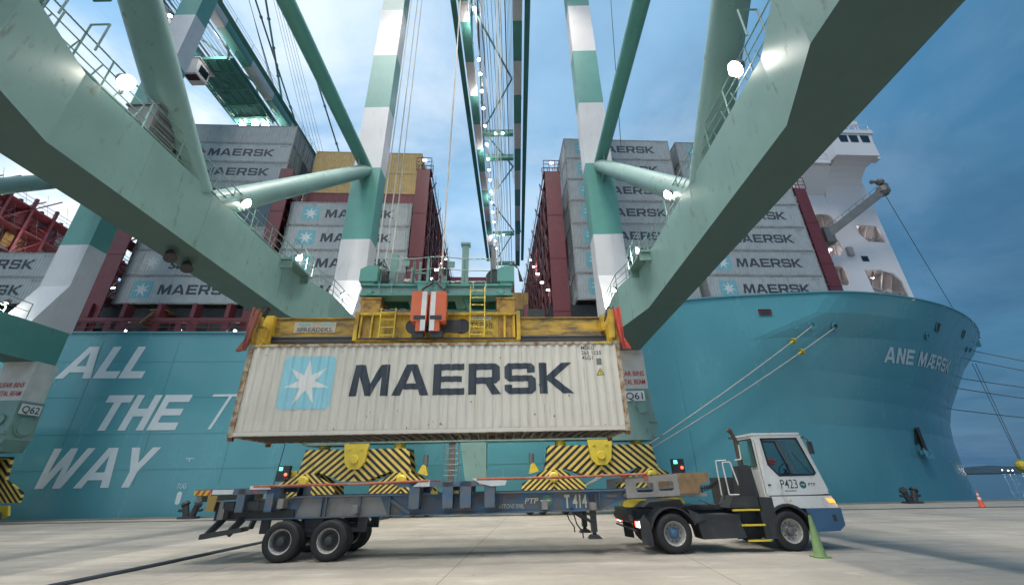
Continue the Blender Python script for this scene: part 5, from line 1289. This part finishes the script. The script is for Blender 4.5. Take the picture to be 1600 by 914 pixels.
rb = MB(); rb.path([(-1.0, .3, .55), (-1.1, .4, .6), (-1.1, 2.1, .6)], .03, 6); rb.box(-1.15, -1.05, .3, 2.2, .8, .95); rb.build('rear_bar', M['dark'], TK)
tk = MB(); tk.prism([(.66, .95), (1.90, .95), (2.02, .36), (.78, .34)], 'y', .04, .6); tk.box(.72, 1.95, .03, .05, .88, .93); tk.build('side_tank', M['dark'], TK)
sp = MB()
sp.box(1.85, 2.62, .05, .12, .3, 1.1) if False else None
for x0, x1, z in ((1.75, 2.54, 1.06), (1.93, 2.60, .68), (2.02, 2.66, .30)): sp.box(x0, x1, .02, .32, z-.03, z, 0); sp.box(x0, x1, .0, .03, z-.035, z+.012, 1)
sp.box(1.9, 2.6, .34, .37, .3, 1.06, 0); sp.box(2.62, 3.0, .06, .5, .32, 1.36, 0); sp.box(2.55, 2.66, .03, .1, .3, 1.0, 0); sp.prism([(1.7, 1.1), (2.6, 1.1), (2.6, 1.4), (1.9, 1.4)], 'y', .1, .8, 0)
sp.build('cab_steps', [M['dark'], M['yclean']], TK)
hsb = MB(); hsb.prism([(2.1, 1.36), (2.68, 1.36), (2.62, 2.18), (2.5, 2.24), (2.2, 2.2)], 'y', .12, .42)
for i in range(6): hsb.box(2.2+.07*i, 2.22+.07*i, .105, .12, 1.45, 2.1)
hsb.build('exhaust_shield', M['dark'], TK)
# rear deck box on the far side
MB().box(2.3, 3.0, 1.35, 2.3, 1.1, 1.9).build('air_tank_box', M['dark'], TK)
ex = MB(); ex.path([(2.42, .28, 2.2), (2.43, .28, 2.92)], .075, 12); ex.path([(2.43, .28, 2.9), (2.33, .28, 3.22)], .055, 10); ex.tube((2.33, .28, 3.2), (2.25, .28, 3.27), .075, 10); ex.box(2.24, 2.38, .22, .34, 2.98, 3.03); ex.build('exhaust_pipe', mat('exhaust_heated_steel', (.10, .07, .055), .6, .4, dirt=(.2, .1, .05), dirt_amt=.6), TK)
# cab: shell of white panels with real openings
CB = MB(); yN, yF = .10, 1.25
outer = [(2.90, 1.36), (2.86, 2.98), (2.90, 3.06), (4.28, 3.08), (4.36, 3.02), (4.74, 1.42), (2.9, 1.36)]
wfront = [(3.10, 2.97), (4.22, 2.97), (4.52, 1.99), (4.44, 1.92), (3.40, 1.91), (3.14, 2.22)]
wrear = [(2.52, 2.90), (2.87, 2.90), (2.87, 2.26), (2.54, 2.24)]
for y in (yN, yF-.05): CB.plate([outer, wfront], 'y', y, y+.05)
CB.box(2.85, 4.34, yN-.02, yF+.02, 3.07, 3.13); CB.prism([(2.92, 3.06), (4.3, 3.08), (4.34, 3.13), (2.87, 3.12)], 'y', yN-.015, yF+.015)
CB.plate([[(yN+.05, 1.36), (yF-.05, 1.36), (yF-.05, 3.06), (yN+.05, 3.06)], [(yN+.12, 2.22), (yN+.12, 2.95), (yF-.12, 2.95), (yF-.12, 2.22)]], 'x', 2.87, 2.91)
CB.bar((4.33, yN+.03, 3.04), (4.72, yN+.03, 1.5), .07, .07); CB.bar((4.33, yF-.03, 3.04), (4.72, yF-.03, 1.5), .07, .07)
CB.add([(4.62, yN, 1.93), (4.62, yF, 1.93), (4.75, yF, 1.40), (4.75, yN, 1.40)], [(0, 1, 2, 3)])
CB.box(2.92, 4.6, yN+.05, yF-.05, 1.36, 1.42)
cab = CB.build('cab', M['cab'], TK)
bd = MB()
low = [(2.98, 1.375), (4.76, 1.375), (4.88, 1.09), (4.87, 1.055), (3.98, 1.055)]+[(3.36+.66*cos(a), .52+.66*sin(a)) for a in [radians(d) for d in range(56, 150, 8)]]+[(2.88, 1.0)]
bd.prism(low, 'y', yN-.03, yN+.02); bd.add([(4.76, yN-.03, 1.375), (4.76, 2.35, 1.375), (4.88, 2.35, 1.09), (4.88, yN-.03, 1.09)], [(0, 1, 2, 3)]); bd.box(3.0, 4.75, yN+.0, 2.35, 1.34, 1.37); bd.box(2.98, 4.78, 2.33, 2.36, 1.1, 1.37)
bd.build('lower_body', M['cab'], TK)
bn = MB(); bn.box(2.96, 4.755, yN-.012, yN+.04, 1.372, 1.402); bn.add([(4.755, yN-.01, 1.375), (4.755, yF, 1.375), (4.74, yF, 1.40), (4.74, yN-.01, 1.40)], [(0, 1, 2, 3)]); bn.build('trim_band', M['dark'], TK)
wa = MB(); wa.prism(arc(3.36, .52, .60, .67, radians(0), radians(172)), 'y', yN-.05, yN+.35); wa.prism(arc(3.36, .52, .0, .62, radians(0), radians(180)), 'y', yN+.34, yN+.36); wa.build('wheel_arch', M['dark'], TK); MB().prism(arc(3.36, .52, .58, .64, radians(0), radians(180)), 'y', 2.05, 2.4).build('wheel_arch', M['dark'], TK)
bp2 = MB(); P = [(3.90, 1.05), (4.93, 1.05), (4.92, .62), (4.72, .48), (4.0, .46), (3.97, .8)]
bp2.prism(P, 'y', yN-.05, 2.4); bp2.build('front_bumper', M['bumper'], TK)
MB().box(4.62, 4.72, yN-.06, yN-.045, .72, .88).build('step_slot', M['dark'], TK)
fs = MB()
for y in (yN-.004, yF+.004):
    for wl_ in (wfront,):
        c0 = (sum(p[0] for p in wl_)/len(wl_), sum(p[1] for p in wl_)/len(wl_))
        inn = [(c0[0]+(p[0]-c0[0])*.94, c0[1]+(p[1]-c0[1])*.94) for p in wl_]; out_ = [(c0[0]+(p[0]-c0[0])*1.02, c0[1]+(p[1]-c0[1])*1.02) for p in wl_]
        fs.plate([out_, inn], 'y', y-.006, y+.008)
fs.build('window_seal', M['black'], TK)
g_ = MB(); g_.sheet([[(yN+.12, 2.22), (yF-.12, 2.22), (yF-.12, 2.95), (yN+.12, 2.95)]], 'x', 2.89); g_.build('rear_window', M['glass'], TK)
rs = MB(); rs.path([(2.86, yN+.1, 2.20), (2.86, yF-.1, 2.20), (2.86, yF-.1, 2.97), (2.86, yN+.1, 2.97), (2.86, yN+.1, 2.20)], .018, 6); rs.build('window_seal', M['black'], TK)
for nm_, lp in (('door_window', wfront),):
    g_ = MB(); g_.sheet([lp], 'y', yN+.02); g_.build(nm_, M['glass'], TK)
    g_ = MB(); g_.sheet([lp], 'y', yF-.02); g_.build(nm_, M['glass'], TK)
g_ = MB(); g_.add([(4.36, yN+.06, 2.98), (4.36, yF-.06, 2.98), (4.62, yF-.06, 1.95), (4.62, yN+.06, 1.95)], [(0, 1, 2, 3)]); g_.build('windscreen', M['glass'], TK)
sl2 = MB(); sl2.tube((2.97, yN-.025, 1.5), (2.97, yN-.025, 2.9), .012, 6); sl2.path([(2.98, yN-.05, 2.3), (2.98, yN-.05, 2.86), (2.92, yN-.02, 2.9)], .018, 6); sl2.build('door_handle_bar', M['cab'], TK)
cl = MB(); cl.box(2.88, 2.89, yN-.006, yN, 1.45, 2.95); cl.box(2.88, 2.95, yN-.01, yN, 1.42, 1.43); cl.box(2.99, 3.08, yN-.02, yN, 1.66, 1.70); cl.build('door_seam', M['dark'], TK)
# interior
it = MB(); it.prism([(3.0, 1.45), (3.55, 1.45), (3.55, 1.85), (3.2, 1.9), (3.05, 2.55), (2.9, 2.55), (2.95, 1.8)], 'y', .55, 1.05); it.build('seat', M['dark'], TK)
sc_ = MB(); sc_.prism([(3.14, 1.93), (3.58, 1.89), (3.58, 2.0), (3.2, 2.05)], 'y', .5, 1.1); sc_.prism([(2.9, 2.45), (3.12, 2.4), (3.2, 2.62), (3.05, 2.74), (2.92, 2.68)], 'y', .5, 1.1); sc_.tube((3.2, .35, 2.40), (3.55, .35, 2.33), .05, 8); sc_.tube((3.25, .35, 2.33), (3.5, .38, 2.24), .05, 8); sc_.build('orange_seat_cover', mat('orange_cloth', (.60, .12, .04), .8), TK)
ds = MB(); ds.prism([(4.0, 1.45), (4.55, 1.45), (4.5, 1.94), (4.1, 1.97)], 'y', .2, 1.18); ds.build('dashboard', M['dark'], TK)
stw = MB(); 
pts = [(4.02+.10*cos(a)*1, .8+.2*sin(a), 2.12+.16*cos(a)) for a in [2*pi*i/16 for i in range(17)]]; stw.path(pts, .014, 5); stw.tube((4.02, .8, 2.12), (4.2, .8, 1.95), .02, 6); stw.build('steering_wheel', M['black'], TK)
bl_ = MB(); bl_.ball((4.15, .9, 2.0), .07, 8); bl_.build('cab_fittings', M['tgrey'], TK)
MB().tube((3.55, .6, 2.42), (3.95, .7, 2.4), .045, 8).build('sun_blind', mat('orange_cloth2', (.60, .12, .04), .8), TK) if False else None
mir = MB(); mir.path([(4.36, yN-.02, 2.98), (4.46, yN-.14, 2.92), (4.50, yN-.16, 2.6)], .014, 6); mir.box(4.42, 4.52, yN-.22, yN-.12, 2.5, 2.85); mir.tube((4.4, yN, 3.0), (4.44, yN-.05, 3.0), .03, 6); mir.build('side_mirror', M['dark'], TK)
wp = MB(); wp.path([(4.66, .5, 1.95), (4.48, .9, 2.6)], .012, 5);  wp.build('wiper', M['dark'], TK)
bc = MB(); bc.lathe([(.001, .0), (.17, .0), (.17, .04), (.10, .06), (.001, .065)], (3.78, .7, 3.13), 'z', 18); bc.box(3.5, 4.1, .5, .9, 3.13, 3.145); bc.build('roof_beacon', M['dark'], TK)
hl_ = MB(); hl_.path([(1.82, .15, 1.44), (1.80, .15, 2.28), (1.84, .15, 2.32), (2.04, .15, 2.32), (2.2, .15, 1.44), (1.82, .15, 1.44)], .020, 6); hl_.path([(1.95, .9, 1.4), (1.97, .9, 2.38), (2.3, .9, 2.40)], .02, 6); hl_.path([(2.2, .15, 2.37), (2.4, .15, 2.40), (2.42, .15, 2.8)], .018, 6); hl_.build('grab_rail', M['cab'], TK)
am = MB(); am.prism([(4.58, 1.31), (4.80, 1.27), (4.83, 1.19), (4.66, 1.19)], 'y', yN-.045, yN+.12); al = am.build('headlamp', M['amber'], TK)
ld = bpy.data.lights.new('amber_glow', 'POINT'); ld.energy = 1.5; ld.color = (1, .45, .1); ld.shadow_soft_size = .06; lo = bpy.data.objects.new('amber_glow', ld); COL.objects.link(lo); lo.parent = TK; lo.location = (4.95, 0, 1.24)
tx = MB(); put_font('P423', .25, (3.38, yN-.004, 1.58), (1, 0, 0), (0, 0, 1), .50, .004, mb=tx); put_font('PTP', .09, (4.20, yN-.004, 1.63), (1, 0, 0), (0, 0, 1), .22, .018, mb=tx); put_font('TRAILER 30 KM/H', .035, (3.46, yN-.004, 1.50), (1, 0, 0), (0, 0, 1), .32, .002, mb=tx) if False else None
tx.box(3.46, 3.80, yN-.004, yN-.002, 1.505, 1.525); put_font('PT21', .12, (2.92, yN-.012, 1.95), (.25, 0, -.0), (0, 0, 1), None, .004, mb=tx) if False else None
tx.build('cab_lettering', M['ink'], TK)
em = MB().lathe([(0, -.004), (.10, -.004), (.10, 0)], (4.04, yN, 1.67), 'y', 22).build('port_emblem', mat('emblem_teal', (.03, .12, .13), .5), TK)
MB().prism([(3.97, 1.68), (4.06, 1.68), (4.05, 1.70), (4.10, 1.67), (4.05, 1.64), (4.06, 1.665), (3.97, 1.665)], 'y', yN-.008, yN-.005).build('emblem_arrow', M['reflect'], em)
tx = MB().prism([(3.50, 1.24), (3.58, 1.24), (3.54, 1.31)], 'y', yN-.034, yN-.031).build('warning_triangle', M['yclean'], TK)
# coiled air hoses between trailer and tractor
co = MB(); pts = []
for i in range(15*10+1):
    t = i/150; a = i/10*2*pi; sag = -.14*sin(pi*t)
    pts.append((1.15+.85*t, .95+.05*sin(a), 1.72+.12*t+sag+.05*cos(a)))
co.path(pts, .011, 4); pts2 = [(p[0], p[1]+.2, p[2]-.06) for p in pts]; MB().path(pts2, .011, 4).build('air_hose', M['black'], TK); co.path([(1.1, .95, 1.7), (1.15, .95, 1.72)], .012, 5)
co.path([(1.2, .9, 1.3), (1.5, .7, 1.14), (1.8, .6, 1.2), (1.9, .5, 1.5)], .012, 5)
co.build('air_hose', M['black'], TK)

# ------------------------------------------------------------------ cones, bollards, cable
def cone(x, y, body, band, label, h=.92):
    c = thing('traffic_cone', (x, y, 0), 0, label, 'traffic cone')
    b = MB(); b.lathe([(.155, .035), (.14, .06), (.03, h), (.0, h+.005)], (0, 0, 0), 'z', 28); b.prism(round_rect(-.19, .19, -.19, .19, .05), 'z', 0, .035)
    b.build('cone_body', M[body], c, smooth=True)
    if band:
        q = MB()
        for z0_, z1_ in ((.42, .56), (.66, .76)): q.lathe([(.14-.11*(z0_-.06)/(h-.06)+.004, z0_), (.14-.11*(z1_-.06)/(h-.06)+.004, z1_)], (0, 0, 0), 'z', 28)
        q.build('white_band', M[band], c)
    else:
        q = MB(); q.lathe([(.037, h-.06), (.03, h+.01), (.0, h+.012)], (0, 0, 0), 'z', 16); q.build('cone_tip', M['dark'], c)
    return c
cone(7.72, 12.62, 'conegreen', None, 'dirty green traffic cone standing in front of the tractor front wheel', 1.0)
cone(28.3, 28.9, 'coneorange', 'reflect', 'small orange and white traffic cone alone at the quay edge near the bow', .9)
def bollard(x, y, label):
    c = thing('mooring_bollard', (x, y, .0), SA, label, 'bollard', 'bollards along the quay edge')
    b = MB(); b.box(-.55, .55, -.3, .3, 0, .12)
    for s in (-1, 1):
        b.tube((.18*s, 0, .1), (.38*s, 0, .85), .2, 16, r2=.18); b.tube((.38*s, 0, .82), (.48*s, 0, .95), .27, 16, r2=.22); b.tube((.2*s, 0, .45), (.75*s, 0, .5), .09, 10)
    b.build('bollard_casting', M['dark'], c, smooth=True); return c
bollard(-21.6, 30.7, 'black twin-horn bollard at the quay edge left of the trailer tail')
bollard(28.2, 33.7, 'black twin-horn bollard at the quay edge below the bow anchor')
bollard(3.0, 32.2, 'black twin-horn bollard holding two mooring ropes behind the right yellow bogie')
ca = MB(); pa = [(-10.6, 6.0, .03), (-10.01, 10.58, .03), (-9.71, 12.95, .03), (-9.41, 17.18, .03), (-8.6, 23, .03), (-7.83, 28.0, .03)]
ca.path(pa, .035, 6); ca.path([(x+.13, y, z) for x, y, z in pa], .035, 6)
tag(ca.build('ground_cable', mat('cable_blue_black', (.025, .035, .05), .5)), 'pair of dark cables lying across the apron towards the trailer wheels', 'cable')
tag(MB().tube((-15.1, 27.9, 0.0), (-14.75, 28.0, 4.4), .03, 6).build('slack_cable', M['wire']), 'thin dark cable hanging down left of the left signal box', 'cable') if True else None
# ------------------------------------------------------------------ mooring ropes
def rope(a, b, sag, r, label, guard=None, n=14, m='rope', cat='rope', nm='mooring_rope'):
    a = Vector(a); b = Vector(b); pts = [a.lerp(b, i/n)-Vector((0, 0, sag*4*(i/n)*(1-i/n))) for i in range(n+1)]
    o = MB().path(pts, r, 6).build(nm, M[m]); tag(o, label, cat, 'mooring ropes')
    if guard:
        for t in guard:
            i = int(t*n); p = pts[i].lerp(pts[i+1], t*n-i); d = (pts[i+1]-pts[i]).normalized()
            g_ = MB().tube(p, p+d*.06, .28, 12).tube(p+d*.06, p+d*.5, .09, 8).build('rope_guard', M['yclean'], o)
    return o
def wp_(px, py):
    u, z = find_on_hull(px, py); return SO+SE*u+SN*(hull_v(u, z)-.1)+Vector((0, 0, z))
rope(wp_(1268, 510), (3.2, 32.1, .75), .35, .05, 'left of two pale mooring ropes from hull fairleads down behind the right bogie', (.10,))
rope(wp_(1304, 512), (2.8, 32.2, .6), .45, .05, 'right of two pale mooring ropes from hull fairleads down behind the right bogie', (.16,))
def ray_at(px, py, Yv):
    d = fwd+rgt*((px-800)/F_PX)-upv*((py-457)/F_PX); t = Yv/d.y; return Vector((0, 0, 1.9))+d*t
for i, (xs, ys, yr) in enumerate(((1524, 548, 562), (1522, 563, 577), (1508, 592, 603), (1500, 607, 620), (1490, 640, 650))):
    a = ray_at(xs-14, ys-2, 66); b = ray_at(1600, yr, 62); b = a+(b-a)*4
    rope(a, b, .3, .06, '%s of the mooring lines running right from the bow towards a far mooring' % ('topmost', 'second', 'third', 'fourth', 'lowest')[i], None, 8, 'wire')
a = ray_at(1519, 568, 61); b = ray_at(1597, 728, 45)
rope(a, b, .5, .035, 'left of the two thin lines slanting from the bow to the yellow float', (.97,), 10, 'wire'); rope(a+Vector((.5, 0, 0)), b+Vector((.15, 0, .1)), .9, .035, 'right of the two thin lines slanting from the bow to the yellow float', None, 10, 'wire')
fl = MB(); fl.ball((0, 0, 0), .5, 12); fl.tube((0, 0, -.2), (0, 0, -6.4), .12, 8); fo = fl.build('mooring_post', M['yclean']); fo.location = b; tag(fo, 'small yellow-topped mooring post at the right edge beyond the bow', 'post')
rope(SW(40.3, .1, 29.6), wp_(1520, 535), .3, .03, 'thin wire slanting from the ship jib crane tip down to the bow', None, 8, 'wire', 'wire', 'jib_wire')
